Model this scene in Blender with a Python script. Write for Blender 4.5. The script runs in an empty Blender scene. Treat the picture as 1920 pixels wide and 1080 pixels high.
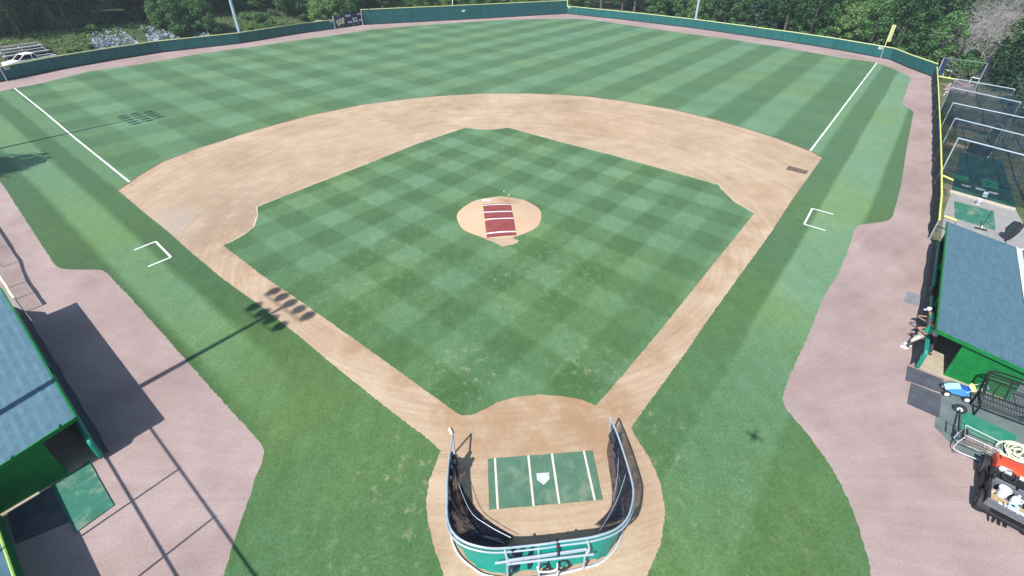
import bpy, bmesh, math, random
import numpy as np
from mathutils import Vector, Matrix
random.seed(7); rs = np.random.RandomState(11)
SC = bpy.context.scene; COL = SC.collection
S2 = math.sqrt(2.0)

# ------------------------------------------------------------------ camera (solved from the field's real dimensions)
CAM = np.array([-1.85936, -9.18334, 15.75378]); PITCH, YAW, ROLL = 0.56348, 0.12185, 0.00724
FPX, PPX, PPY = 910.523, 984.450, 450.105
_cp, _sp, _c, _s = math.cos(PITCH), math.sin(PITCH), math.cos(YAW), math.sin(YAW)
FW = np.array([_s*_cp, _c*_cp, -_sp]); _r0 = np.array([_c, -_s, 0.]); _u0 = np.cross(_r0, FW)
RT = _r0*math.cos(ROLL)+_u0*math.sin(ROLL); UP = -_r0*math.sin(ROLL)+_u0*math.cos(ROLL)
def G(px, py, z=0.0):
    """surveyed point of the place at height z"""
    d = (px-PPX)/FPX*RT + (PPY-py)/FPX*UP + FW
    p = CAM + d*((z-CAM[2])/d[2]); return (float(p[0]), float(p[1]), z)
def G2(px, py, z=0.0): return G(px, py, z)[:2]
cd = bpy.data.cameras.new('camera'); co = bpy.data.objects.new('camera', cd); COL.objects.link(co)
m = Matrix.Identity(4)
for i in range(3): m[i][0] = RT[i]; m[i][1] = UP[i]; m[i][2] = -FW[i]; m[i][3] = CAM[i]
co.matrix_world = m
cd.sensor_width = 36; cd.lens = FPX/1920*36; cd.shift_x = (960-PPX)/1920; cd.shift_y = -(540-PPY)/1920
cd.clip_start = .05; cd.clip_end = 6000; SC.camera = co

# ------------------------------------------------------------------ light
SUN_AZ, SUN_EL = math.radians(46.3), math.radians(48)     # direction the shadows run, elevation
w = bpy.data.worlds.new('World'); SC.world = w; w.use_nodes = True
nt = w.node_tree; bg = nt.nodes['Background']; sk = nt.nodes.new('ShaderNodeTexSky'); sk.sky_type = 'NISHITA'
sk.sun_disc = False; sk.sun_elevation = SUN_EL; sk.air_density = 1.5; sk.dust_density = .6; sk.ozone_density = 2.5
frm = SUN_AZ+math.pi                                       # azimuth the light comes from
sk.sun_rotation = (math.pi/2-frm) % (2*math.pi)
nt.links.new(sk.outputs[0], bg.inputs[0]); bg.inputs[1].default_value = .10
sl = bpy.data.lights.new('sun', 'SUN'); sl.energy = 5.0; sl.angle = math.radians(.5); sl.color = (1, .97, .93)
so = bpy.data.objects.new('sun', sl); COL.objects.link(so)
sv = Vector((math.cos(SUN_AZ)*math.cos(SUN_EL), math.sin(SUN_AZ)*math.cos(SUN_EL), -math.sin(SUN_EL)))
so.rotation_euler = sv.to_track_quat('-Z', 'Y').to_euler(); so.location = (-40, -40, 60)
SC.view_settings.view_transform = 'Standard'; SC.view_settings.look = 'None'; SC.view_settings.gamma = 1
SC.view_settings.exposure = 0.40
KS = 1/math.tan(SUN_EL); SHX, SHY = math.cos(SUN_AZ)*KS, math.sin(SUN_AZ)*KS   # shadow offset per metre

# ------------------------------------------------------------------ tagging / building helpers
def tag(o, label=None, cat=None, group=None, kind=None):
    if label: o['label'] = label
    if cat: o['category'] = cat
    if group: o['group'] = group
    if kind: o['kind'] = kind
    return o
def empty(name, loc, label, cat, group=None, rz=0):
    o = bpy.data.objects.new(name, None); COL.objects.link(o); o.location = loc; o.rotation_euler = (0, 0, rz)
    o.empty_display_size = .3
    return tag(o, label, cat, group)
class MB:
    def __init__(s, off=(0, 0, 0)): s.v = []; s.f = []; s.m = []; s.off = Vector(off)
    def add(s, vs, fs, mi=0):
        b = len(s.v); s.v += [tuple(Vector(p)-s.off) for p in vs]; s.f += [tuple(b+i for i in f) for f in fs]; s.m += [mi]*len(fs)
    def box(s, c, size, ax=None, mi=0, taper=1.0):
        c = Vector(c); hx, hy, hz = size[0]/2, size[1]/2, size[2]/2
        X, Y, Z = ax if ax else (Vector((1, 0, 0)), Vector((0, 1, 0)), Vector((0, 0, 1)))
        vs = []
        for z in (-hz, hz):
            k = taper if z > 0 else 1
            for x, y in ((-hx, -hy), (hx, -hy), (hx, hy), (-hx, hy)): vs.append(c+X*x*k+Y*y*k+Z*z)
        s.add(vs, [(3, 2, 1, 0), (4, 5, 6, 7), (0, 1, 5, 4), (1, 2, 6, 5), (2, 3, 7, 6), (3, 0, 4, 7)], mi)
    def tube(s, pts, r, n=8, mi=0, closed=False):
        P = [Vector(p) for p in pts]; k = len(P); R = r if isinstance(r, (list, tuple)) else [r]*k
        rings = []; prev = None
        for i in range(k):
            a = P[i-1] if (i > 0 or closed) else P[i]; b = P[(i+1) % k] if (i < k-1 or closed) else P[i]
            t = (b-a).normalized()
            ref = prev if prev is not None else (Vector((0, 0, 1)) if abs(t.z) < .9 else Vector((1, 0, 0)))
            x = (ref-t*ref.dot(t)).normalized(); prev = x; y = t.cross(x)
            rings.append([P[i]+(x*math.cos(2*math.pi*j/n)+y*math.sin(2*math.pi*j/n))*R[i] for j in range(n)])
        vs = [q for ring in rings for q in ring]; fs = []
        for i in range(k if closed else k-1):
            o1, o2 = i*n, ((i+1) % k)*n
            for j in range(n): fs.append((o1+j, o1+(j+1) % n, o2+(j+1) % n, o2+j))
        if not closed: fs += [tuple(range(n-1, -1, -1)), tuple((k-1)*n+j for j in range(n))]
        s.add(vs, fs, mi)
    def cyl(s, c, r, h, n=16, mi=0, r2=None): c = Vector(c); s.tube([c, c+Vector((0, 0, h))], [r, r if r2 is None else r2], n, mi)
    def lathe(s, c, prof, n=18, mi=0, ax=None):
        c = Vector(c); X, Y, Z = ax if ax else (Vector((1, 0, 0)), Vector((0, 1, 0)), Vector((0, 0, 1)))
        vs = []; fs = []
        for r, z in prof:
            for j in range(n): a = 2*math.pi*j/n; vs.append(c+(X*math.cos(a)+Y*math.sin(a))*r+Z*z)
        for i in range(len(prof)-1):
            for j in range(n): fs.append((i*n+j, i*n+(j+1) % n, (i+1)*n+(j+1) % n, (i+1)*n+j))
        fs += [tuple(range(n-1, -1, -1)), tuple((len(prof)-1)*n+j for j in range(n))]
        s.add(vs, fs, mi)
    def prism(s, poly, z0, z1, mi=0, top_only=False):
        n = len(poly); a = sum(poly[i][0]*poly[(i+1) % n][1]-poly[(i+1) % n][0]*poly[i][1] for i in range(n))
        if a < 0: poly = poly[::-1]
        vs = [(p[0], p[1], z0) for p in poly]+[(p[0], p[1], z1) for p in poly]
        fs = [tuple(range(n, 2*n))]
        if not top_only: fs += [tuple(range(n-1, -1, -1))]+[(i, (i+1) % n, n+(i+1) % n, n+i) for i in range(n)]
        s.add(vs, fs, mi)
    def extr(s, poly, o, ex, ey, ez, d, mi=0):       # outline in the (ex, ey) plane at o, thickness d along ez
        o, ex, ey, ez = map(Vector, (o, ex, ey, ez)); n = len(poly)
        vs = [o+ex*a+ey*b for a, b in poly]+[o+ex*a+ey*b+ez*d for a, b in poly]
        s.add(vs, [tuple(range(n-1, -1, -1)), tuple(range(n, 2*n))]+[(i, (i+1) % n, n+(i+1) % n, n+i) for i in range(n)], mi)
    def sheet(s, rows, mi=0):                        # grid of points
        nr, nc = len(rows), len(rows[0]); vs = [p for r in rows for p in r]
        s.add(vs, [(i*nc+j, i*nc+j+1, (i+1)*nc+j+1, (i+1)*nc+j) for i in range(nr-1) for j in range(nc-1)], mi)
    def ball(s, c, r, n=10, mi=0, sc=(1, 1, 1), ax=None):
        c = Vector(c); X, Y, Z = ax if ax else (Vector((1, 0, 0)), Vector((0, 1, 0)), Vector((0, 0, 1)))
        k = max(4, n//2+1); vs = [c-Z*r*sc[2]]; fs = []
        for i in range(1, k):
            th = math.pi*i/k
            for j in range(n):
                a = 2*math.pi*j/n; vs.append(c+X*(r*sc[0]*math.sin(th)*math.cos(a))+Y*(r*sc[1]*math.sin(th)*math.sin(a))-Z*(r*sc[2]*math.cos(th)))
        vs.append(c+Z*r*sc[2])
        for j in range(n): fs.append((0, 1+(j+1) % n, 1+j))
        for i in range(k-2):
            for j in range(n): a = 1+i*n; fs.append((a+j, a+(j+1) % n, a+n+(j+1) % n, a+n+j))
        l = len(vs)-1; a = 1+(k-2)*n
        for j in range(n): fs.append((a+j, a+(j+1) % n, l))
        s.add(vs, fs, mi)
    def build(s, name, mats, parent=None, smooth=False, bevel=0):
        me = bpy.data.meshes.new(name); me.from_pydata(s.v, [], s.f)
        for mm in (mats if isinstance(mats, (list, tuple)) else [mats]): me.materials.append(mm)
        me.polygons.foreach_set('material_index', s.m)
        if smooth: me.polygons.foreach_set('use_smooth', [True]*len(s.f))
        me.update()
        if smooth: me.set_sharp_from_angle(angle=math.radians(45))
        o = bpy.data.objects.new(name, me); COL.objects.link(o)
        if parent:
            o.parent = parent
        else: o.location = s.off
        if bevel:
            b = o.modifiers.new('bevel', 'BEVEL'); b.width = bevel; b.segments = 2; b.limit_method = 'ANGLE'
        return o
def dup(o, loc, rz=0, sc=1, label=None, group=None):
    c = o.copy(); COL.objects.link(c); c.location = loc; c.rotation_euler = (0, 0, rz); c.scale = (sc, sc, sc) if not isinstance(sc, tuple) else sc
    if label: c['label'] = label
    if group: c['group'] = group
    for ch in list(o.children):
        k = ch.copy(); COL.objects.link(k); k.parent = c
        for g2 in list(ch.children):
            q = g2.copy(); COL.objects.link(q); q.parent = k
    return c
def dens(pts, step, jit=0.0, closed=True):
    """densify an outline, with a ragged edge"""
    out = []; n = len(pts); R = np.random.RandomState(3)
    for i in range(n if closed else n-1):
        a = np.array(pts[i][:2]); b = np.array(pts[(i+1) % n][:2]); L = np.hypot(*(b-a)); k = max(1, int(L/step)); nn = np.array([-(b-a)[1], (b-a)[0]])/max(L, 1e-6)
        for j in range(k):
            e = R.uniform(-jit, jit) if jit else 0
            out.append(tuple(a+(b-a)*j/k+nn*e))
    return out

# ------------------------------------------------------------------ materials
class N:
    def __init__(s, name):
        s.mat = bpy.data.materials.new(name); s.mat.use_nodes = True; s.t = s.mat.node_tree; s.b = s.t.nodes['Principled BSDF']; s.out = s.t.nodes['Material Output']
        s.geo = None
    def n(s, ty, **k):
        q = s.t.nodes.new('ShaderNode'+ty)
        for a, b in k.items(): setattr(q, a, b)
        return q
    def l(s, a, b): s.t.links.new(a, b)
    def val(s, x, sock):
        if isinstance(x, (int, float)): sock.default_value = x
        elif isinstance(x, (tuple, list)): sock.default_value = (*x[:3], 1) if len(sock.default_value) == 4 else x[:3]
        else: s.l(x, sock)
    def m(s, op, a, b=0, c=None, clamp=False):
        q = s.n('Math', operation=op, use_clamp=clamp); s.val(a, q.inputs[0]); s.val(b, q.inputs[1])
        if c is not None: s.val(c, q.inputs[2])
        return q.outputs[0]
    def pos(s):
        if not s.geo: s.geo = s.n('NewGeometry').outputs['Position']
        return s.geo
    def objc(s): return s.n('TexCoord').outputs['Object']
    def noise(s, scale, det=4, rough=.55, vec=None, dist=0, sc=None):
        q = s.n('TexNoise'); q.inputs['Scale'].default_value = scale; q.inputs['Detail'].default_value = det; q.inputs['Roughness'].default_value = rough; q.inputs['Distortion'].default_value = dist
        v = vec if vec is not None else s.pos()
        if sc:
            mp = s.n('Mapping'); mp.inputs['Scale'].default_value = sc; s.l(v, mp.inputs[0]); v = mp.outputs[0]
        s.l(v, q.inputs['Vector']); return q.outputs['Fac']
    def ramp(s, x, stops, interp='LINEAR'):
        q = s.n('ValToRGB'); q.color_ramp.interpolation = interp; e = q.color_ramp.elements
        while len(e) < len(stops): e.new(.5)
        for i, (p, cc) in enumerate(stops): e[i].position = p; e[i].color = (*cc, 1) if isinstance(cc, (tuple, list)) else (cc, cc, cc, 1)
        s.l(x, q.inputs[0]); return q.outputs[0]
    def mix(s, f, a, b, ty='MIX'):
        q = s.n('Mix', data_type='RGBA', blend_type=ty); s.val(f, q.inputs[0]); s.val(a, q.inputs[6]); s.val(b, q.inputs[7]); return q.outputs[2]
    def step(s, x, a, b): # smoothstep-like map to 0..1
        q = s.n('MapRange', interpolation_type='SMOOTHSTEP'); s.val(x, q.inputs[0]); q.inputs[1].default_value = a; q.inputs[2].default_value = b; return q.outputs[0]
    def bump(s, h, strength=.3, dist=.02):
        q = s.n('Bump'); q.inputs['Strength'].default_value = strength; q.inputs['Distance'].default_value = dist; s.l(h, q.inputs['Height']); s.l(q.outputs[0], s.b.inputs['Normal'])
    def col(s, x): s.val(x, s.b.inputs['Base Color'])
    def set(s, rough=.7, metal=0, spec=.5):
        s.b.inputs['Roughness'].default_value = rough; s.b.inputs['Metallic'].default_value = metal; s.b.inputs['Specular IOR Level'].default_value = spec; return s.mat
def simple(name, c, rough=.6, metal=0, var=.18, sc=6, spec=.4, bump=0):
    q = N(name); a = q.noise(sc, 5, .6, q.objc()); b = q.noise(sc*7, 3, .6, q.objc())
    f = q.m('MULTIPLY_ADD', b, .4, q.m('MULTIPLY', a, .6))
    lo = tuple(x*(1-var*1.3) for x in c); hi = tuple(min(1, x*(1+var)) for x in c)
    q.col(q.ramp(f, [(.3, lo), (.7, hi)]))
    if bump: q.bump(b, bump, .01)
    return q.set(rough, metal, spec)
def netmat(name, c, cover, cell=.045, wire=.22, f0=.5, f1=.8):
    """knotted netting: square holes you look through"""
    q = N(name); q.col(c); q.set(.8, 0, .2)
    tc = q.n('UVMap').outputs[0]; sx = q.n('SeparateXYZ'); q.l(tc, sx.inputs[0])
    def bar(x): return q.m('LESS_THAN', q.m('FRACT', q.m('DIVIDE', x, cell)), wire)
    g = q.m('MAXIMUM', bar(sx.outputs[0]), bar(sx.outputs[1]))
    # folds gather the net into denser bands
    d = q.step(q.noise(1.6, 3, .6, q.objc()), f0, f1)
    g = q.m('MAXIMUM', g, q.m('MULTIPLY', d, cover))
    tr = q.n('BsdfTransparent'); mx = q.n('MixShader'); q.l(g, mx.inputs[0]); q.l(tr.outputs[0], mx.inputs[1]); q.l(q.b.outputs[0], mx.inputs[2]); q.l(mx.outputs[0], q.out.inputs[0])
    return q.mat
def uv_sheet(o, nr, nc, wu, wv):
    me = o.data; uvl = me.uv_layers.new(name='UVMap')
    for lp in me.loops:
        i = lp.vertex_index; r, c = divmod(i, nc); uvl.data[lp.index].uv = (c/(nc-1)*wu, r/(nr-1)*wv)

M = {}
M['galv'] = simple('galvanised_pipe', (.44, .52, .60), .42, .35, .12)
M['alu'] = simple('aluminium', (.74, .78, .82), .4, .35, .1)
M['white'] = simple('white_paint', (.80, .80, .78), .5, 0, .08)
M['yellow'] = simple('yellow_cap', (.74, .78, .20), .5, 0, .1, 2)
M['chalk'] = simple('white_line_paint', (.86, .88, .88), .9, 0, .12, 4)
M['black'] = simple('black_rubber', (.025, .026, .03), .7, 0, .3)
M['blackmetal'] = simple('black_steel', (.02, .022, .028), .45, .3, .3)
M['darkmat'] = simple('dark_rubber_mat', (.075, .08, .10), .85, 0, .35, 2)
M['greymat'] = simple('grey_board', (.22, .22, .25), .85, 0, .25, 3)
M['green_pad'] = simple('green_vinyl_pad', (.01, .22, .155), .45, 0, .12, 2)
M['green_skirt'] = simple('green_vinyl_skirt', (.0, .27, .22), .5, 0, .10, 1.5, .5)
M['wood'] = simple('weathered_wood', (.42, .32, .19), .8, 0, .25, 5)
M['hose'] = simple('cream_hose', (.66, .66, .5), .5, 0, .1)
M['orange'] = simple('orange_body', (.75, .085, .03), .35, 0, .08, 3, .5)
M['skin'] = simple('skin', (.36, .21, .145), .55, 0, .06)
M['hair'] = simple('dark_hair', (.02, .015, .012), .6, 0, .2)
M['shirt_green'] = simple('green_cloth', (.015, .40, .25), .85, 0, .1)
M['shirt_white'] = simple('white_cloth', (.62, .62, .72), .85, 0, .08)
M['pants'] = simple('beige_cloth', (.55, .52, .45), .85, 0, .08)
M['pants_dark'] = simple('dark_cloth', (.06, .06, .09), .85, 0, .1)
M['concrete'] = simple('concrete', (.30, .29, .28), .9, 0, .16, 1.2, .3)
M['floor'] = simple('dugout_floor', (.42, .36, .27), .9, 0, .14, 2)
M['blue'] = simple('blue_paint', (.08, .30, .62), .35, 0, .1)
M['plastic_grey'] = simple('grey_plastic', (.13, .14, .16), .55, 0, .15)
M['glass'] = simple('dark_glass', (.01, .012, .02), .08, 0, .1, 2, .6)
M['net'] = netmat('black_netting', (.008, .012, .032), .92, .045, .34, .34, .62)
M['net_open'] = netmat('open_netting', (.008, .012, .032), .85, .05, .30, .42, .75)
M['net_thin'] = netmat('tunnel_netting', (.010, .032, .055), .6, .05, .17, .38, .72)
M['chain'] = netmat('chain_link', (.30, .31, .33), .0, .055, .09)
M['screen'] = simple('windscreen_mesh', (.022, .036, .05), .8, 0, .3, 1.5)
M['pole'] = simple('pole_steel', (.42, .52, .62), .45, .3, .08, 1)

# grass: mowing stripes run along both base lines (blades rolled both ways; the sheen of their lean is put into the colour)
def grass_mat(name, infield):
    q = N(name); p = q.pos(); sp = q.n('SeparateXYZ'); q.l(p, sp.inputs[0]); x, y = sp.outputs[0], sp.outputs[1]
    wob = q.m('MULTIPLY_ADD', q.m('SUBTRACT', q.noise(.12, 2), .5), .35, q.m('MULTIPLY', q.m('SUBTRACT', q.noise(5, 3), .5), .12))
    L = q.m('ADD', q.m('MULTIPLY', q.m('ADD', x, y), 1/S2), wob); R = q.m('ADD', q.m('MULTIPLY', q.m('SUBTRACT', y, x), 1/S2), wob)
    def wave(v, period, phase, k=4):   # +1 light, -1 dark, soft edge
        s_ = q.m('SINE', q.m('MULTIPLY', q.m('SUBTRACT', v, phase), 2*math.pi/period))
        return q.m('MAXIMUM', q.m('MINIMUM', q.m('MULTIPLY', s_, k), 1.0), -1.0)
    if infield:
        sL = wave(L, 3.56, 20.4-.89); sR = wave(R, 3.63, 21.5-.9)
        fade = q.step(y, 3, 26)
        amp = q.m('MULTIPLY_ADD', fade, .03, .062)
        v = q.m('MULTIPLY', q.m('ADD', q.m('MULTIPLY', sL, q.m('MULTIPLY_ADD', q.noise(.22, 3), 1.9, .02)), q.m('MULTIPLY', sR, q.m('MULTIPLY_ADD', q.noise(.17, 3), 1.9, .05))), amp)
    else:
        sR = wave(R, 6.86, 3.43); sL = wave(L, 6.3, 3.15)
        side = q.step(x, -38, 30)  # stripe contrast shifts across the field: view-dependent sheen painted in
        aR = q.m('MULTIPLY_ADD', side, .06, .07); aL = q.m('MULTIPLY_ADD', side, -.075, .10)
        fair = q.m('ADD', q.m('MULTIPLY', q.m('MULTIPLY', sR, q.m('MULTIPLY_ADD', q.noise(.13, 3), 1.5, .25)), aR), q.m('MULTIPLY', q.m('MULTIPLY', sL, q.m('MULTIPLY_ADD', q.noise(.11, 3), 1.8, .1)), aL))
        fr = q.ramp(q.m('DIVIDE', q.m('MULTIPLY', R, -1), 14), [(0, .66), (.7/14, .66), (1.1/14, .30), (2.85/14, .30), (3.1/14, .74), (5.55/14, .72), (5.85/14, .28), (9.3/14, .28), (9.8/14, .7)])
        fl = q.ramp(q.m('DIVIDE', q.m('MULTIPLY', L, -1), 14), [(0, .62), (1.1/14, .62), (1.4/14, .24), (2.5/14, .24), (2.9/14, .72), (4.5/14, .72), (4.9/14, .22), (9.3/14, .22), (9.8/14, .6)])
        fr = q.m('MULTIPLY_ADD', fr, .9, -.41); fl = q.m('MULTIPLY_ADD', fl, .8, -.43)
        isR = q.m('LESS_THAN', R, 0); isL = q.m('LESS_THAN', L, 0)
        v = q.m('ADD', q.m('MULTIPLY', fair, q.m('SUBTRACT', 1, isR)), q.m('MULTIPLY', fr, isR))
        v = q.m('ADD', q.m('MULTIPLY', v, q.m('SUBTRACT', 1, isL)), q.m('MULTIPLY', fl, isL))
        home = q.step(q.m('ADD', q.m('MULTIPLY', x, x), q.m('MULTIPLY', y, y)), 30, 330)   # the stripes fade behind the plate
        v = q.m('MULTIPLY', v, q.m('MULTIPLY_ADD', q.m('MULTIPLY', isR, q.m('GREATER_THAN', x, 0)), q.m('SUBTRACT', .3, q.m('MULTIPLY', home, .3)), home))
    big = q.m('SUBTRACT', q.noise(.16, 4, .6), .5); med = q.m('SUBTRACT', q.noise(1.3, 5, .65), .5)
    fine = q.m('ADD', q.m('MULTIPLY', q.m('SUBTRACT', q.noise(9, 3, .7), .5), .55), q.m('SUBTRACT', q.noise(24, 3, .85), .5)); spk = q.noise(30, 2, .8)
    str_ = q.m('SUBTRACT', q.noise(1, 3, .6, sc=(2.2, .5, 1)), .5)
    t = q.m('ADD', q.m('MULTIPLY_ADD', big, .18, .52), q.m('MULTIPLY_ADD', med, .24, v))
    t = q.m('ADD', t, q.m('MULTIPLY_ADD', fine, .85, q.m('MULTIPLY', str_, .2)))
    c = q.ramp(t, [(0, (.013, .043, .009)), (.32, (.041, .100, .024)), (.52, (.068, .148, .053)), (.75, (.110, .216, .110)), (1, (.19, .30, .18))])
    # hue drift: some turf is yellower, some bluer
    c = q.mix(q.step(q.noise(.09, 3), .38, .72), c, q.mix(1, c, (1.15, 1.0, .62), 'MULTIPLY'))
    # thin, dry turf
    dry = q.step(q.noise(2.6, 6, .7), .54, .74)
    def spot(cx, cy, r, a):
        dx = q.m('SUBTRACT', x, cx); dy = q.m('SUBTRACT', y, cy)
        return q.m('MULTIPLY', q.step(q.m('ADD', q.m('MULTIPLY', dx, dx), q.m('MULTIPLY', dy, dy)), r*r, 0), a)
    sp_ = None
    for a_ in ([(-2.6, 5.3, 2.4, .9), (2.6, 5.4, 2.2, .9), (0, 14.6, 1.6, 1.), (-7, 12.5, 6, .45), (1.5, 12, 6, .5)] if infield else
               [(-4.6, .6, 2.6, .8), (4.3, 1.4, 1.7, .9), (-5.6, -1.2, 3, .55), (-5, -4, 2.5, .6), (5.4, -1, 3.5, .4), (-20, 15, 3, .3), (20, 16, 3, .3), (0, 52, 14, .12)]):
        k = spot(*a_); sp_ = k if sp_ is None else q.m('MAXIMUM', sp_, k)
    base = q.m('ADD', sp_, .02)
    c = q.mix(q.m('MULTIPLY', dry, base, clamp=True), c, (.30, .29, .17))
    c = q.mix(q.m('MULTIPLY', q.step(spk, .66, .78), q.m('MULTIPLY_ADD', sp_, .5, .22)), c, (.22, .27, .16))
    q.col(c); q.bump(q.m('MULTIPLY_ADD', spk, .6, q.noise(9, 4, .8)), .55, .05)
    q.b.inputs['Sheen Weight'].default_value = .25; q.b.inputs['Sheen Tint'].default_value = (.6, .9, .8, 1)
    return q.set(.82, 0, .25)
M['grass'] = grass_mat('outfield_turf', False); M['infield_grass'] = grass_mat('infield_turf', True)

def dirt_mat(name, c_lo, c_mid, c_hi, swirl=.35, grain=.3, patch=.35, spots=(), ruts=False):
    q = N(name); p = q.pos(); sp = q.n('SeparateXYZ'); q.l(p, sp.inputs[0])
    big = q.m('SUBTRACT', q.noise(.18, 4, .6, dist=.6), .5); med = q.m('SUBTRACT', q.noise(.7, 5, .6), .5)
    fine = q.m('SUBTRACT', q.noise(13, 5, .85), .5); gr = q.noise(34, 2, .8)
    # drag marks: long combed arcs round the mound
    dx = sp.outputs[0]; dy = q.m('SUBTRACT', sp.outputs[1], 18.4); rad = q.m('SQRT', q.m('ADD', q.m('MULTIPLY', dx, dx), q.m('MULTIPLY', dy, dy)))
    cb = q.n('CombineXYZ'); q.l(q.m('MULTIPLY', rad, 3.2), cb.inputs[0]); q.l(q.m('MULTIPLY', q.m('ARCTAN2', dy, dx), 2.0), cb.inputs[1])
    if ruts:     # tyre ruts run out along both foul lines
        cb = q.n('CombineXYZ'); y0 = sp.outputs[1]; q.l(q.m('MULTIPLY', q.m('ARCTAN2', y0, dx), 26.0), cb.inputs[0]); q.l(q.m('MULTIPLY', q.m('SQRT', q.m('ADD', q.m('MULTIPLY', dx, dx), q.m('MULTIPLY', y0, y0))), .16), cb.inputs[1])
    comb = q.m('SUBTRACT', q.noise(1.0, 5, .7, cb.outputs[0], .5 if ruts else 1.2), .5)
    t = q.m('ADD', q.m('MULTIPLY_ADD', big, patch*1.6, .5), q.m('MULTIPLY', med, patch))
    t = q.m('ADD', t, q.m('MULTIPLY_ADD', fine, grain, q.m('MULTIPLY', comb, swirl)))
    c = q.ramp(t, [(.1, c_lo), (.5, c_mid), (.9, c_hi)])
    c = q.mix(q.m('MULTIPLY', q.step(gr, .62, .70), .45), c, tuple(x*.55 for x in c_mid))
    for cx, cy, r, cc, a in spots:
        ax_ = q.m('SUBTRACT', sp.outputs[0], cx); ay_ = q.m('SUBTRACT', sp.outputs[1], cy)
        k = q.m('MULTIPLY', q.step(q.m('ADD', q.m('MULTIPLY', ax_, ax_), q.m('MULTIPLY', ay_, ay_)), r*r, 0), q.step(q.noise(.9, 5, .65), .34, .62))
        c = q.mix(q.m('MULTIPLY', k, a), c, cc)
    q.col(c); q.bump(q.m('ADD', gr, q.noise(8, 5, .8)), .4, .03)
    return q.set(.92, 0, .2)
DS = []
RED = (.33, .20, .11)
for t_ in (4.5, 7.5, 10.5, 14, 17, 20, 22.5): 
    DS.append((t_/S2+.15, t_/S2, 1.0, RED, .55)); DS.append((-t_/S2+.1, t_/S2+.1, 1.1, RED, .6))
M['dirt'] = dirt_mat('infield_dirt_clay', (.28, .185, .115), (.435, .318, .215), (.59, .465, .345), .75, .75, .5,
    DS+[(0, 3.2, 4.4, (.36, .225, .125), .85), (2.5, 2.4, 2.2, (.33, .20, .11), .65), (-17.5, 19.5, 6, (.30, .22, .16), .75), (-19, 25, 8, (.36, .27, .20), .45), (-12, 35, 7, (.38, .30, .23), .4), (-22, 19, 4, (.40, .36, .33), .6), (12, 36, 6, (.47, .29, .18), .3), (19.5, 19.5, 3, (.42, .27, .17), .3)])
M['mound'] = dirt_mat('mound_clay', (.44, .28, .17), (.55, .39, .265), (.64, .49, .36), .1, .5, .3, [(0.6, 20.6, 1.0, (.30, .15, .08), .7), (-1.7, 17, 1.6, (.58, .35, .22), .5), (1.7, 17, 1.6, (.58, .35, .22), .5), (0, 16.3, 2, (.58, .36, .23), .4)])
M['track'] = dirt_mat('warning_track_cinder', (.215, .152, .142), (.345, .258, .240), (.48, .385, .365), .38, .85, .42, (), True)
def mat_fabric_turf(name, c, wear):
    q = N(name); a = q.noise(2.2, 5, .65); b = q.noise(30, 3, .7); f = q.m('MULTIPLY_ADD', b, .3, q.m('MULTIPLY', a, .7))
    col_ = q.ramp(f, [(.3, tuple(x*.75 for x in c)), (.7, tuple(x*1.25 for x in c))])
    q.col(q.mix(q.m('MULTIPLY', q.step(q.noise(1.1, 6, .7), .5, .72), wear), col_, (.36, .33, .24))); q.bump(b, .4, .01); return q.set(.9, 0, .15)
M['turf'] = mat_fabric_turf('green_turf_mat', (.088, .178, .120), .35)
M['turf_teal'] = mat_fabric_turf('teal_turf_mat', (.03, .20, .13), .12)
M['turf_worn'] = mat_fabric_turf('worn_turf_mat', (.045, .17, .12), .75)
M['turf_dark'] = mat_fabric_turf('dark_turf', (.02, .075, .065), .15)
M['red_mat'] = mat_fabric_turf('red_turf_mat', (.24, .062, .062), .06)

def shingle():
    q = N('blue_grey_shingles'); uv = q.n('UVMap').outputs[0]
    br = q.n('TexBrick'); q.l(uv, br.inputs[0]); br.offset = .5; br.inputs['Scale'].default_value = 1; br.inputs['Mortar Size'].default_value = .004; br.inputs['Bias'].default_value = 0
    br.inputs['Brick Width'].default_value = .30; br.inputs['Row Height'].default_value = .14
    br.inputs['Color1'].default_value = (.055, .122, .165, 1); br.inputs['Color2'].default_value = (.080, .158, .205, 1); br.inputs['Mortar'].default_value = (.067, .14, .185, 1)
    spv = q.n('SeparateXYZ'); q.l(uv, spv.inputs[0]); rl = q.m('LESS_THAN', q.m('FRACT', q.m('DIVIDE', spv.outputs[1], .14)), .16)  # dark line per course: shadow under the shingle edge, put into the colour
    g_ = q.noise(40, 3, .7); c = q.mix(q.m('MULTIPLY', g_, .4), br.outputs[0], (.11, .19, .235)); c = q.mix(q.m('MULTIPLY', rl, .22), c, (.05, .10, .13)); a = q.noise(.8, 4)
    c = q.mix(q.m('MULTIPLY', q.step(a, .55, .75), .25), c, (.10, .14, .17))
    q.col(c); q.bump(br.outputs['Fac'], -.3, .02); return q.set(.9, 0, .25)
M['shingle'] = shingle()
def siding(name, c):
    q = N(name); sp = q.n('SeparateXYZ'); q.l(q.pos(), sp.inputs[0])
    f = q.m('FRACT', q.m('DIVIDE', sp.outputs[2], .2)); ln = q.m('LESS_THAN', f, .08)
    a = q.noise(3, 5, .6); base = q.ramp(a, [(.3, tuple(x*.8 for x in c)), (.7, tuple(x*1.15 for x in c))])
    q.col(q.mix(q.m('MULTIPLY', ln, .6), base, tuple(x*.45 for x in c))); q.bump(f, .25, .02); return q.set(.7, 0, .25)
M['green_wall'] = siding('green_painted_siding', (.006, .175, .042))
M['dark_inside'] = simple('dugout_lining', (.05, .07, .075), .8, 0, .2)
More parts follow.
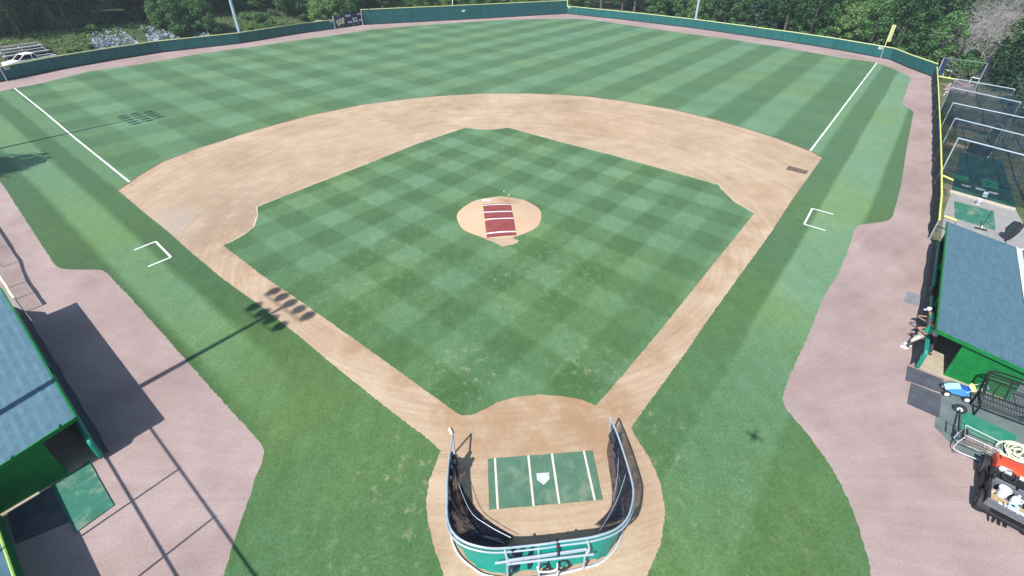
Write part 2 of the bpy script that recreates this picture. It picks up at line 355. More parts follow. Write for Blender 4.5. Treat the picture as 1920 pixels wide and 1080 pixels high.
def wall_pad(name, c, seam):
    q = N(name); uv = q.n('UVMap').outputs[0]; sp = q.n('SeparateXYZ'); q.l(uv, sp.inputs[0])
    f = q.m('FRACT', q.m('DIVIDE', sp.outputs[0], seam)); ln = q.m('LESS_THAN', f, .06)
    cv = q.n('CombineXYZ'); q.l(q.m('MULTIPLY', sp.outputs[0], 2.2), cv.inputs[0]); q.l(q.m('MULTIPLY', sp.outputs[1], .25), cv.inputs[1])
    a = q.noise(1, 5, .7, cv.outputs[0]); c2 = q.ramp(a, [(.3, tuple(x*.75 for x in c)), (.72, tuple(x*1.3 for x in c))])
    hl = q.m('MULTIPLY', q.m('LESS_THAN', q.m('ABSOLUTE', q.m('SUBTRACT', sp.outputs[1], 1.42)), .05), .5 if seam < 2 else 0)
    q.col(q.mix(q.m('MAXIMUM', q.m('MULTIPLY', ln, .5), hl), c2, tuple(x*.5 for x in c))); return q.set(.6, 0, .35)
M['wall'] = wall_pad('green_windscreen_wall', (.011, .105, .102), 3.0)
M['wall_cf'] = wall_pad('batters_eye_wall', (.010, .088, .092), 1.25)
# ------------------------------------------------------------------ ground
def terr(x, y):
    """height of the land outside the fences: a bank climbs behind the left-field wall"""
    a = np.array([-58., 58.5]); b = np.array([-26., 95.]); dv = (b-a)/np.hypot(*(b-a)); nv = np.array([-dv[1], dv[0]])
    r = np.array([x, y])-a; d = r@nv; t = r@dv
    fade = 1/(1+math.exp(-(56-t)/4)); k = np.clip((d-5.5)/11, 0, 1); k = k*k*(3-2*k)
    h = (2.8*k+max(0, d-17)*.07)*fade
    return h-.04
xs = sorted(set([-1500, -700, -350, -220]+list(range(-160, 161, 4))+[220, 350, 700, 1500])); ys = sorted(set([-1500, -600, -250, -120]+list(range(-60, 201, 4))+[260, 380, 700, 1600]))
mb = MB(); mb.sheet([[(x, y, terr(x, y)) for x in xs] for y in ys])
q = N('woodland_ground'); a = q.noise(.12, 5, .65); b = q.noise(1.5, 5, .7); f = q.m('MULTIPLY_ADD', b, .55, q.m('MULTIPLY', a, .45))
q.col(q.ramp(f, [(.3, (.03, .05, .022)), (.45, (.055, .085, .036)), (.6, (.10, .12, .06)), (.75, (.19, .17, .115))])); q.bump(b, .6, .1)
M['ground'] = q.set(.95, 0, .1)
tag(mb.build('ground', M['ground'], smooth=True), kind='structure')

# walls' base line (from left-field corner to the right-field corner and back along the bullpen)
LFW = [(-72.5, 41.5), G2(-40, 160.5), G2(9, 152.5), G2(100, 133), G2(198, 115.5), G2(300, 99), G2(450, 82), G2(560, 63.5), G2(628, 54.5)]
SBW = [G2(628, 54.5), G2(681, 47)]
CFW = [G2(681, 47), G2(870, 37), G2(1063, 26)]
RFW = [G2(1063, 26), G2(1180, 38.5), G2(1300, 53), G2(1390, 66), G2(1480, 79), G2(1560, 92), G2(1650, 108.5)]
RCW = [G2(1650, 108.5), G2(1668, 112), G2(1700, 126), G2(1747, 144)]
RFN = [G2(1748, 146), G2(1749, 178), G2(1749.5, 220), G2(1750, 260), G2(1750, 305), G2(1749.5, 350), G2(1748, 400), G2(1742, 448)]
track = [(-76, 38)]+LFW[1:]+CFW+RFW[1:]+RCW[1:]+RFN[1:]+[(25.2, 8.0), (20, 2.2), (17, -.4), (19, -5), (14, -22), (-14, -22), (-26, -4), (-36, 14), (-60, 30)]
mb = MB(); mb.prism(track, 0, .0, top_only=True); tag(mb.build('warning_track', M['track']), kind='structure')

g_in = [(-60, 196), (0, 171), (75, 157), (167, 134), (267, 120), (377, 100.5), (493, 85), (567, 74), (633, 65), (700, 55), (773, 49), (860, 42.5), (960, 37), (1053, 35), (1107, 37), (1200, 50.5), (1250, 58), (1366, 73.5), (1462, 88.5), (1549, 103.5), (1587, 110), (1620, 114), (1644, 118), (1677, 130), (1708, 145),
        (1699, 172), (1690, 196), (1713, 208), (1700, 278), (1689, 349), (1672, 413), (1640, 418), (1605, 422), (1590, 470), (1568, 520), (1542, 560), (1520, 618), (1494, 676), (1477, 713), (1464, 757), (1495, 792), (1527, 831), (1560, 880), (1590, 935), (1610, 990), (1625, 1040), (1634, 1080), (1645, 1220),
        (390, 1220), (418, 1085), (425, 1062), (440, 1010), (463, 948), (480, 895), (500, 846), (468, 808), (420, 755), (362, 690), (322, 645), (282, 600), (240, 553), (219, 532), (194, 505), (150, 506), (108, 504), (78, 459), (36, 394), (5, 346), (-60, 262)]
def soften(P, r):
    out = []
    for i in range(len(P)):
        a, b, c = map(np.array, (P[i-1], P[i], P[(i+1) % len(P)])); la, lc = np.hypot(*(a-b)), np.hypot(*(c-b)); ra, rc = min(r, la*.4), min(r, lc*.4); p0, p2 = b+(a-b)/la*ra, b+(c-b)/lc*rc
        for t in (0, .25, .5, .75, 1): out.append(tuple(p0*(1-t)**2+2*b*t*(1-t)+p2*t*t))
    return out
gp = dens(soften([G2(*p) for p in g_in], .9), .10, .026)
mb = MB(); mb.prism(gp, -.02, .022); tag(mb.build('outfield_grass', M['grass']), kind='structure')

outer = [(222, 357.5), (258, 332), (305, 304), (375, 277.5), (480, 244.2), (580, 217), (680, 196.7), (780, 184.2), (846, 179), (912, 175.6), (992, 175.7), (1050, 178), (1105, 181.7), (1160, 188.7), (1260, 205.5), (1342, 225), (1400, 242), (1457, 260.5), (1519, 284), (1541, 296.5),
         (1485, 375), (1467, 402.5), (1450, 430), (1356, 560), (1320, 610), (1287, 660), (1250, 710), (1217, 755), (1183, 803), (1200, 833), (1222, 867), (1239, 911), (1247, 960), (1240, 1015), (1222, 1062)]
lower = [(842, 1100), (830, 1073), (817, 1037), (803, 983), (799, 947), (804, 905), (820, 862), (827.5, 846), (797, 819), (737, 775), (680, 729), (630, 689), (560, 630), (480, 567.5), (420, 525), (360, 475), (317, 436), (272, 400)]
cir = []
a0 = math.atan2(G(1222, 1062)[1]+.1, G(1222, 1062)[0]); a1 = math.atan2(G(842, 1100)[1]+.1, G(842, 1100)[0])
r0_ = math.hypot(*[G(1222, 1062)[0], G(1222, 1062)[1]+.1]); r1_ = math.hypot(*[G(842, 1100)[0], G(842, 1100)[1]+.1])
if a1 > a0: a1 -= 2*math.pi
for i in range(1, 12): k = i/12; a = a0+(a1-a0)*k; r = r0_+(r1_-r0_)*k; cir.append((r*math.cos(a), -.1+r*math.sin(a)))
dp = dens([G2(*p) for p in outer]+cir+[G2(*p) for p in lower], .09, .022)
mb = MB(); mb.prism(dp, -.02, .028, top_only=True); tag(mb.build('infield_dirt', M['dirt']), kind='structure')

infield = [(885, 779), (905, 770), (932, 755), (967, 745), (1012, 740.7), (1055, 743.7), (1090, 750), (1117, 761), (1132, 745), (1156, 717), (1205, 660), (1286, 560), (1350, 480), (1413.7, 401.2), (1395, 390), (1377, 380), (1357, 360), (1350, 354), (1348.7, 347.5),
           (1150, 292), (1050, 266.5), (952.5, 240), (930, 243), (912, 244), (890, 242.5), (871, 240.5), (780, 271), (680, 311.5), (580, 350), (482.5, 388.7), (483.7, 405), (477.5, 425), (460, 440), (437.5, 452.5), (418.7, 461), (490, 516), (552, 557.5), (630, 612.5), (680, 648), (730, 684), (780, 720), (852, 772), (866, 780)]
ip = dens([G2(*p) for p in infield], .09, .018)
mb = MB(); mb.prism(ip, -.02, .040); tag(mb.build('infield_grass', M['infield_grass']), kind='structure')

# pitcher's mound: a low cone of clay
MC = np.array(G2(936.3, 410)); MR = 2.80
c4 = [G2(856.7, 411.7), G2(1015.8, 405), G2(936.7, 369.7), G2(935, 448)]
MC = np.array([(c4[0][0]+c4[1][0])/2, (c4[2][1]+c4[3][1])/2]); MRX = (c4[1][0]-c4[0][0])/2; MRY = (c4[2][1]-c4[3][1])/2
def mz(x, y):
    r = math.hypot((x-MC[0])/MRX, (y-MC[1])/MRY); return .03+.25*max(0, min(1, (1.02-r)/.62))
mb = MB(); rows = []
for r in (0, .15, .3, .45, .6, .75, .88, .97, 1.0):
    rows.append([(MC[0]+MRX*r*math.cos(a)*(1+.012*math.sin(7*a)), MC[1]+MRY*r*math.sin(a)*(1+.012*math.sin(9*a+1)), .045+.25*max(0, min(1, (1.0-r)/.62))) for a in np.linspace(0, 2*math.pi, 73)])
mb.sheet(rows[::-1]); tag(mb.build('pitching_mound', M['mound'], smooth=True), kind='structure')
# bare worn fan in front of the mound
q = M['dirt']
mb = MB(); fan = [G2(*p) for p in ((900, 446), (960, 446), (972, 452), (968, 458), (955, 461), (944, 464), (935, 460), (918, 452))]
mb.prism(dens(fan, .08, .05), 0, .044, top_only=True); tag(mb.build('worn_dirt', M['dirt']), kind='structure')

# dry pale lip round the infield grass and the grass lip's shadow along the outfield arc, painted as a brown strip
M['lip'] = simple('dry_clay_lip', (.58, .475, .32), .95, 0, .2, 3); M['lip_shade'] = simple('grass_lip_shade', (.20, .12, .085), .95, 0, .3, 3)
def ribbon(pts, wdt, z, name, mat):
    D_ = dens(pts, .25, .02, closed=False); mb = MB(); rows = [[], []]
    for i in range(len(D_)):
        a = np.array(D_[max(i-1, 0)]); b = np.array(D_[min(i+1, len(D_)-1)]); d = (b-a)/max(np.hypot(*(b-a)), 1e-6); n = np.array([-d[1], d[0]])*wdt/2*random.uniform(.6, 1.25); p = np.array(D_[i])
        rows[0].append((*(p-n), z)); rows[1].append((*(p+n), z))
    mb.sheet(rows); tag(mb.build(name, mat), kind='structure')
ribbon([G2(*p) for p in infield[13:35]], .15, .034, 'dry_dirt_lip', M['lip'])
ribbon([G2(*p) for p in outer[:20]], .13, .032, 'outfield_lip_shade', M['lip_shade'])
# painted lines
def line(pts, wdt, z, name, mat=None):
    mb = MB()
    for i in range(len(pts)-1):
        a = Vector((*pts[i][:2], z)); b = Vector((*pts[i+1][:2], z)); d = (b-a).normalized(); n = Vector((-d.y, d.x, 0))*wdt/2
        k = max(1, int((b-a).length/.8)); rows = [[], []]
        for j in range(k+1):
            p = a+(b-a)*j/k; e = 1+random.uniform(-.12, .12); rows[0].append(p-n*e); rows[1].append(p+n*e)
        mb.sheet(rows)
    o = mb.build(name, mat or M['chalk']); return tag(o, kind='structure')
line([G(27.5, 166), G(85, 212), G(140, 258.7), G(195, 303), G(243.8, 342.5)], .12, .030, 'left_foul_line')
line([G(1519, 283.5), G(1580, 202.5), G(1643.5, 118.5)], .12, .030, 'right_foul_line')
line([G(252, 469.5), G(292, 453.5), G(321, 483), G(278, 500.5)], .11, .030, 'left_coach_box_line')
line([G(1563, 402.5), G(1523, 391.5), G(1507.5, 421), G(1548, 433)], .10, .030, 'right_coach_box_line')
mb = MB(); fz = [G2(*p) for p in ((243, 342), (251, 347), (248, 349), (240, 345))]; mb.prism(fz, 0, .032, top_only=True); tag(mb.build('chalk_dust', M['track']), kind='structure')

# ------------------------------------------------------------------ walls and fences
M['kick'] = simple('dark_kickboard', (.02, .02, .035), .8, 0, .3)
M['pale_yellow'] = simple('pale_yellow_cap', (.70, .76, .36), .5, 0, .1, 2)
def wall(name, pts, h, mat, label, cat, cap=True, thick=.12, group=None, capmat='yellow', end_cap=(False, False)):
    root = empty(name, (*pts[0], 0), label, cat, group); off = (*pts[0], 0)
    P = [np.array(p[:2]) for p in pts]; H = h if isinstance(h, list) else [h]*len(P)
    nrm = []
    for i in range(len(P)):
        a = P[max(i-1, 0)]; b = P[min(i+1, len(P)-1)]; d = (b-a)/np.hypot(*(b-a)); nrm.append(np.array([-d[1], d[0]]))  # away from the field
    U = [0]
    for i in range(1, len(P)): U.append(U[-1]+np.hypot(*(P[i]-P[i-1])))
    def strip(z0, z1, t0, t1, nm, mt):
        mb = MB(off); uvs = []
        for i in range(len(P)):
            A = P[i]+nrm[i]*t0; B = P[i]+nrm[i]*t1; za = z0 if z0 >= 0 else H[i]+z0; zb = .16 if z1 is None else H[i]+z1
            mb.v += [tuple(Vector((*A, za))-Vector(off)), tuple(Vector((*A, zb))-Vector(off)), tuple(Vector((*B, zb))-Vector(off)), tuple(Vector((*B, za))-Vector(off))]
            uvs += [(U[i], za), (U[i], zb), (U[i], zb), (U[i], za)]
        for i in range(len(P)-1):
            o = i*4
            for j in range(4): mb.f.append((o+j, o+4+j, o+4+(j+1) % 4, o+(j+1) % 4)); mb.m.append(0)
        mb.f += [(0, 1, 2, 3), tuple(len(P)*4-4+j for j in (3, 2, 1, 0))]; mb.m += [0, 0]
        o = mb.build(nm, mt, root); l = o.data.uv_layers.new(name='UVMap')
        for lp in o.data.loops: l.data[lp.index].uv = uvs[lp.vertex_index]
        return o
    strip(0, 0, 0, thick, 'panel', mat)
    strip(0, None, -.02, 0, 'kickboard', M['kick'])
    if cap: strip(-.015, .075, -.03, thick+.03, 'cap', M['pale_yellow'])
    if cap:
        for e, k in zip(end_cap, (0, -1)):
            if e:
                mb = MB(off); c = P[k]; mb.box((*c, H[k]/2+e), (.16, .2, 2*(H[k]/2)-2*e+.2)); 
                mb.build('end_post', M[capmat], root)
    return root
WH = 1.62
w_lf = wall('outfield_wall', LFW, WH, M['wall'], 'long dark green wall with yellow cap curving along left field below the wooded bank', 'outfield wall', group='outfield walls')
w_cf = wall('outfield_wall', CFW, 2.80, M['wall_cf'], 'tallest green outfield wall straight behind center field beside the scoreboard', 'outfield wall', group='outfield walls', end_cap=(1.0, .82))
w_rf = wall('outfield_wall', RFW, WH, M['wall'], 'long sunlit green wall with yellow cap running from center field to right foul pole', 'outfield wall', group='outfield walls')
w_rc = wall('outfield_wall', RCW, WH, M['wall'], 'short green wall with yellow cap between right foul pole and the bullpen fence', 'outfield wall', group='outfield walls')
# front posts of the walls
def text(parent, s, origin, ex, ez, size, mat, depth=.02, sx=1.0, name='lettering', font_w=0.0):
    cu = bpy.data.curves.new(name, 'FONT'); cu.body = s; cu.size = size; cu.align_x = 'CENTER'; cu.align_y = 'CENTER'; cu.extrude = depth; cu.offset = font_w
    ob = bpy.data.objects.new(name, cu); COL.objects.link(ob); dg = bpy.context.evaluated_depsgraph_get(); me = bpy.data.meshes.new_from_object(ob.evaluated_get(dg))
    bpy.data.objects.remove(ob); ex, ez = Vector(ex).normalized(), Vector(ez).normalized(); nn = ex.cross(ez); o3 = Vector(origin)
    par = parent.location if parent else Vector((0, 0, 0))
    for v in me.vertices: v.co = o3+ex*v.co.x*sx+ez*v.co.y+nn*v.co.z-par
    me.materials.clear(); me.materials.append(mat); o = bpy.data.objects.new(name, me); COL.objects.link(o)
    if parent: o.parent = parent
    return o
def on_wall(px, py, pts, z):
    """point of the wall's face seen at a pixel column, at height z"""
    best = None
    for i in range(len(pts)-1):
        a, b = np.array(pts[i]), np.array(pts[i+1])
        for k in np.linspace(0, 1, 60):
            p = a+(b-a)*k; v = np.array([*p, z])-CAM; u = PPX+FPX*(v@RT)/(v@FW); e = abs(u-px)
            if best is None or e < best[0]: best = (e, p, (b-a)/np.hypot(*(b-a)))
    return best[1], best[2]
def wall_num(root, pts, px, s, z, size):
    p, d = on_wall(px, 0, pts, z); n = np.array([d[1], -d[0]]); o = p+n*.03
    text(root, s, (*o, z), (*d, 0), (0, 0, 1), size, M['white'], .012, 1.0, 'distance_number', .012)
wall_num(w_lf, LFW, 13, '321', 1.36, .5); wall_num(w_rf, RFW, 1652, '321', 1.34, .5); wall_num(w_cf, CFW, 868, '367', 1.72, .55)
wall_num(w_lf, LFW, 621, '365', 1.36, .42); wall_num(w_rf, RFW, 1067, '365', 1.36, .42)

# scoreboard set between the left and center walls
a, b = np.array(SBW[0]), np.array(SBW[1]); d = (b-a)/np.hypot(*(b-a)); n = np.array([d[1], -d[0]]); SL = np.hypot(*(b-a)); SH_ = 2.32
sb = empty('scoreboard', (*a, 0), 'dark navy scoreboard with a big pale W logo and small white name plates', 'scoreboard')
M['navy'] = simple('navy_board', (.012, .02, .055), .5, 0, .15, 1); M['navy_green'] = simple('dark_green_board', (.008, .035, .06), .5, 0, .15, 1)
M['logo'] = simple('pale_gold_paint', (.55, .50, .40), .6, 0, .08); M['plate'] = simple('pale_blue_plate', (.60, .70, .85), .5, 0, .08); M['lilac'] = simple('dim_lettering', (.22, .25, .42), .6, 0, .1)
def sbp(u, v, o=0): p = a+d*u*SL+n*o; return Vector((*p, v*SH_))
def sb_panel(u0, u1, name, mat, o0=-.2, o1=.02, v1=1.0):
    mb = MB((*a, 0)); mb.extr([(0, .02), ((u1-u0)*SL, .02), ((u1-u0)*SL, SH_*v1), (0, SH_*v1)], sbp(u0, 0, o0), (*d, 0), (0, 0, 1), (*n, 0), o1-o0); return mb.build(name, mat, sb)
sb_panel(.03, .40, 'logo_panel', M['navy_green']); sb_panel(.405, .97, 'score_panel', M['navy'], v1=1.03)
mb = MB((*a, 0)); mb.box(sbp(.01, .5, .0), (.16, .16, SH_), (Vector((*d, 0)), Vector((*n, 0)), Vector((0, 0, 1)))); mb.build('post', M['pole'], sb)
mb = MB((*a, 0)); mb.box(sbp(.985, .5, .0), (.14, .16, SH_), (Vector((*d, 0)), Vector((*n, 0)), Vector((0, 0, 1)))); mb.build('post', M['white'], sb)
W_ = [(1055, 440), (1165, 405), (1178, 590), (1212, 600), (1210, 380), (1310, 355), (1318, 535), (1350, 545), (1350, 330), (1480, 325), (1445, 675), (1340, 685), (1285, 610), (1265, 690), (1175, 770), (1105, 640)]
wp = [((x-1055)/425*.82*.37*SL, (770-y)/445*1.42) for x, y in W_]
mb = MB((*a, 0)); mb.extr(wp, sbp(.065, .17, .022), (*d, 0), (0, 0, 1), (*n, 0), .04); mb.build('letter_logo', M['logo'], sb)
for u0, v0, wd, hh in ((.12, .89, .13, .09), (.10, .05, .24, .05)):       # lettering too small to read
    for k in range(7):
        mb = MB((*a, 0)); c = sbp(u0+wd*(k+.5)/7, v0+hh/2, .028); mb.box(c, (wd/7*SL*.68, .012, hh*SH_*random.uniform(.75, 1)), (Vector((*d, 0)), Vector((*n, 0)), Vector((0, 0, 1)))); mb.build('lettering', M['lilac'], sb)
for s, u, v, wd, hh in (('GUEST', .515, .87, .17, .13), ('HOME', .905, .90, .13, .12), ('INNING', .725, .60, .16, .13), ('BALL', .545, .37, .13, .12), ('STRIKE', .745, .40, .165, .13), ('OUT', .925, .44, .10, .13)):
    mb = MB((*a, 0)); mb.box(sbp(u, v, .034), (wd*SL, .02, hh*SH_), (Vector((*d, 0)), Vector((*n, 0)), Vector((0, 0, 1)))); pl = mb.build('name_plate', M['plate'], sb)
    t_ = text(sb, s, sbp(u, v, .05), (*d, 0), (0, 0, 1), hh*SH_*.85, M['navy'], .004, .9, 'lettering'); t_.parent = pl
for s, u, v in (('1', .665, .16), ('1', .835, .20)): text(sb, s, sbp(u, v, .03), (*d, 0), (0, 0, 1), .38, M['plate'], .01, 1.3, 'digit', .02)

# foul poles
def foul_pole(base, h, p0, label, panel):
    r = empty('foul_pole', (*base, 0), label, 'foul pole', 'foul poles'); mb = MB((*base, 0)); mb.tube([(*base, 0), (*base, 1.75)], .05, 8); mb.build('lower_post', M['galv'], r)
    mb = MB((*base, 0)); mb.tube([(*base, 1.75), (*base, h)], .05, 8); mb.build('upper_post', M['yellow'], r)
    bz = np.array(base); fw = -bz/np.hypot(*bz); sd = np.array([fw[1], -fw[0]])*panel
    mb = MB((*base, 0)); A = bz+sd*.05
    for k in range(6): q0 = A+sd*(.36*k/5); mb.box((*q0, (p0+h)/2), (.03, .03, h-p0))
    for z in np.arange(p0, h+.01, .2): mb.box((*(A+sd*.18), z), (.38, .03, .03), (Vector((*sd, 0)).normalized(), Vector((*fw, 0)), Vector((0, 0, 1))))
    mb.build('wing_screen', M['cream'], r); return r
M['cream'] = simple('cream_mesh_paint', (.78, .78, .48), .5, 0, .08)
foul_pole(G2(1650.5, 109.5), 4.75, 2.45, 'thin foul pole with a pale yellow wing screen at the right field corner', -1)
foul_pole(G2(14, 153), 4.75, 2.45, 'thin grey foul pole against the shaded wall at the left field corner', 1)

# chain-link fence with yellow cap along the bullpen, its dark windscreen hung on the field side
def chain_fence(name, pts, h, label, cat, screen=True, capmat='yellow', step=3.0, gaps=(), z0=0):
    root = empty(name, (*pts[0], 0), label, cat); off = (*pts[0], 0)
    P = dens(pts, step, 0, closed=False)+[tuple(pts[-1])]
    mb = MB(off)
    for p in P: mb.tube([(*p, 0), (*p, h)], .035, 6)
    for i in range(len(P)-1): mb.tube([(*P[i], h-.06), (*P[i+1], h-.06)], .022, 6)
    mb.build('post_frame', M['galv'], root)
    for i in range(len(P)-1):
        if i in gaps: continue
        a = Vector((*P[i], 0)); b = Vector((*P[i+1], 0)); dd = (b-a).normalized(); sag = random.uniform(-.03, .03)
        mb = MB(off); mb.tube([a+Vector((0, 0, h+.02)), (a+b)/2+Vector((sag, sag, h+.01)), b+Vector((0, 0, h+.02))], .055, 8); mb.build('cap', M[capmat], root)
        mb = MB(off); k = 7; rows = []
        n_ = Vector((dd.y, -dd.x, 0))
        ph = [random.uniform(-.05, .07) for _ in range(k)]
        for z, o in ((0.02, .09), (.3, .02), (.7, .04), (h-.12, .0)): rows.append([a+(b-a)*j/(k-1)+n_*(o+ph[j]*(1-z/h))+Vector((0, 0, z)) for j in range(k)])
        mb.sheet(rows); o_ = mb.build('windscreen' if screen else 'chain_mesh', M['screen'] if screen else M['chain'], root)
        if not screen: uv_sheet(o_, 4, k, (b-a).length, h)
    return root
chain_fence('bullpen_fence', RFN, 1.36, 'low fence with yellow tubing on top and dark windscreen between right track and bullpen', 'fence')
# ------------------------------------------------------------------ batting practice cage round the plate
def smooth_path(pts, k=5, closed=False):
    P = [np.array(p, float) for p in pts]; out = []; n = len(P)
    for i in range(n-1):
        p0, p1, p2, p3 = P[max(i-1, 0)], P[i], P[i+1], P[min(i+2, n-1)]
        for j in range(k):
            t = j/k; out.append(tuple(.5*((2*p1)+(-p0+p2)*t+(2*p0-5*p1+4*p2-p3)*t*t+(-p0+3*p1-3*p2+p3)*t**3)))
    out.append(tuple(P[-1])); return out
cage = empty('batting_cage', (0, -1, .03), 'low horseshoe batting cage with silver pipe rails, teal skirt and black net around home plate', 'batting cage')
CO = (0, -1, .03)
rail_px = [(849, 813, 1.0), (843, 853, 1.03), (839, 893, 1.08), (838, 938, 1.14), (838, 962, 1.18), (841, 981, 1.21), (849, 998, 1.25), (864, 1012, 1.28), (887, 1022, 1.30), (920, 1028, 1.30), (955, 1027, 1.30), (1020, 1020, 1.30), (1052, 1015, 1.30), (1100, 1009, 1.30), (1133, 1001, 1.28), (1156, 991, 1.25), (1173, 976, 1.22), (1182, 958, 1.18), (1187, 935, 1.14), (1187, 913, 1.10), (1180, 884, 1.07), (1169, 847, 1.04), (1155.5, 809, 1.01), (1144.5, 782, 1.0)]
rail = smooth_path([G(*p) for p in rail_px], 4)
mb = MB(CO); mb.tube(rail, .033, 8); mb.build('top_rail', M['galv'], cage, True)
lowr = [(p[0]*1.012, (p[1]+1)*1.012-1-.03, p[2]-.13) for p in rail[8:-18]]
mb = MB(CO); mb.tube(lowr, .029, 8); mb.build('lower_rail', M['galv'], cage, True)
ring_px = [(852, 848), (846, 900), (843, 950), (845, 990), (850, 1020), (864, 1045), (887, 1065), (909, 1078), (950, 1084), (1000, 1083), (1044, 1077), (1094, 1065), (1122, 1057), (1144, 1040), (1158, 1021), (1166, 998), (1168, 960), (1162, 900), (1150, 840), (1145, 817)]
ring = smooth_path([G(x, y, .07) for x, y in ring_px], 4)
mb = MB(CO); mb.tube(ring, .035, 8); mb.build('base_rail', M['alu'], cage, True)
for a_, b_ in ((rail[0], ring[0]), (rail[-1], ring[-1])): mb = MB(CO); mb.tube([a_, b_], .035, 8); mb.build('front_post', M['galv'], cage)
def along(path, t): i = t*(len(path)-1); k = int(min(i, len(path)-2)); f = i-k; return tuple(np.array(path[k])*(1-f)+np.array(path[k+1])*f)
# skirt on the back half
rows = [[], [], [], []]
for i in range(41):
    t = .27+.48*i/40; A_ = Vector(along(rail, t)); B_ = Vector(along(ring, .19+.60*i/40)); drop = .16+.10*math.sin(i*.55)*math.sin(i*.23) + (.16 if 16 < i < 30 else 0)
    B_ = Vector((B_.x*.96, (B_.y+1)*.96-1, drop)); A_.z -= .05
    for r in range(4): k = r/3; p = A_*(1-k)+B_*k; o = .03*math.sin(i*1.9+r); rows[r].append(p+Vector((p.x, p.y+1, 0)).normalized()*o*k)
mb = MB(CO); mb.sheet(rows); mb.build('skirt', M['green_skirt'], cage, True)
def drape(tA, tB, px, name, n=26, sag=.1, mt='net'):
    line_ = smooth_path([G(x, y, .05) for x, y in px], 6); rows = [[] for _ in range(9)]
    for i in range(n):
        A_ = Vector(along(rail, tA+(tB-tA)*i/(n-1))); B_ = Vector(along(line_, i/(n-1))); A_.z -= .03
        for r in range(9):
            k = r/8; p = A_*(1-k)+B_*k; p.z -= sag*math.sin(math.pi*k)*(p.z > .2); p += Vector((random.uniform(-.03, .03), random.uniform(-.03, .03), random.uniform(-.02, .03))) * (0 < r < 8); rows[r].append(p)
    mb = MB(CO); mb.sheet(rows); o = mb.build(name, M[mt], cage); uv_sheet(o, 9, n, 4.2, 1.4); return o
drape(.05, .42, [(853, 850), (859, 885), (868, 915), (884, 942), (904, 966), (930, 986), (962, 1004)], 'net', 30, .12)
drape(.055, .40, [(851, 858), (853, 890), (857, 925), (866, 955), (884, 985), (910, 1005), (945, 1015)], 'net', 30, .05)
drape(.985, .66, [(1145, 818), (1138, 842), (1141, 875), (1147, 915), (1146, 945), (1134, 966), (1112, 985)], 'net', 28, .12, 'net_open')
drape(.95, .70, [(1150, 830), (1152, 865), (1157, 905), (1158, 940), (1148, 965), (1130, 982)], 'net', 28, .05, 'net_open')
for pts in (gp0 for gp0 in ([G(850, 880, .7), G(880, 955, .55), G(915, 985, .5), G(958, 1008, .45)], [G(846, 960, .9), G(870, 990, .7), G(905, 1005, .55), G(945, 1018, .6)], [G(843, 930, 1.0), G(862, 965, .6), G(898, 1000, .5), G(940, 1012, .5)], [G(1176, 880, .8), G(1160, 930, .6), G(1140, 970, .5), G(1122, 998, .6)], [G(1160, 840, .7), G(1158, 890, .5), G(1150, 940, .4)])):
    mb = MB(CO); mb.tube(smooth_path(pts, 5), .009, 5); mb.build('net_rope', M['galv'], cage)
# brackets, roller pipes, rolled net and hitch at the back
def gp_(*a): return [G(*p) for p in a]
for pts in (gp_((928, 1056, .95), (1103, 1030, .95)), gp_((950, 1051, 1.02), (1100, 1029, 1.0)), gp_((950, 1058, .85), (1113, 1039, .85))):
    mb = MB(CO); mb.tube(pts, .036, 8); mb.build('roller_pipe', M['galv'], cage)
for pts in (gp_((947, 1030, 1.25), (951, 1050, 1.0), (957, 1056, .9)), gp_((1101, 1012, 1.25), (1105, 1030, 1.0), (1099, 1038, .9)), gp_((951, 1056, .9), (952, 1082, .08)), gp_((1097, 1040, .85), (1094, 1066, .08)), gp_((1010, 1026, 1.2), (1011, 1084, .08))):
    mb = MB(CO); mb.tube(smooth_path(pts, 4) if len(pts) > 2 else pts, .033, 8); mb.build('bracket', M['galv'], cage)
for pts in (gp_((1008, 1062, .5), (1011, 1071, .45), (1026, 1072, .45), (1043, 1068, .5), (1045, 1056, .7)), gp_((1008, 1080, .12), (1012, 1088, .1), (1030, 1089, .1), (1042, 1082, .2), (1046, 1072, .4))):
    mb = MB(CO); mb.tube(smooth_path(pts, 5), .03, 8); mb.build('hitch', M['alu'], cage, True)
for pts in (gp_((957, 1022, 1.34), (963, 1035, 1.1), (962, 1052, .85), (967, 1062, .5), (957, 1078, .1)), gp_((1044, 1012, 1.34), (1047, 1028, 1.15), (1047, 1042, .95))):
    mb = MB(CO); mb.tube(smooth_path(pts, 4), .045, 6); mb.build('strap', M['black'], cage)
for i, (cx, cy, rr) in enumerate(((1021, 1066, .16), (1056, 1060, .17))):
    c = Vector(G(cx, cy, .42)); mb = MB(CO); mb.tube([c+Vector((math.cos(a)*rr, .05*math.sin(a), math.sin(a)*rr)) for a in np.linspace(0, 2*math.pi, 17)[:-1]], .03, 6, closed=True); mb.build('wheel', M['black'], cage)
rows = [[], [], [], [], []]
for i in range(24):
    x = 958+90*i/23; y0 = 1029-16*i/23
    for r in range(5): k = r/4; rows[r].append(Vector(G(x, y0+(40+6*math.sin(i*.8))*k, 1.28-.85*k))+Vector((0, -.04*math.sin(i*1.3+r), 0)))
mb = MB(CO); mb.sheet(rows); o = mb.build('hanging_net', M['net'], cage); uv_sheet(o, 5, 24, 1.9, 1.0)
# tied-up net bunches at the front posts
for px, z in (((851, 862), .75), ((846, 872), .8), ((1150, 822), .7)):
    c = Vector(G(*px, z)); mb = MB(CO)
    for k in range(6): mb.ball(c+Vector((random.uniform(-.06, .06), random.uniform(-.16, .16), random.uniform(-.35, .15))), .11, 7, sc=(.7, 1, 1.6))
    mb.build('net_bunch', M['screen'], cage, True)

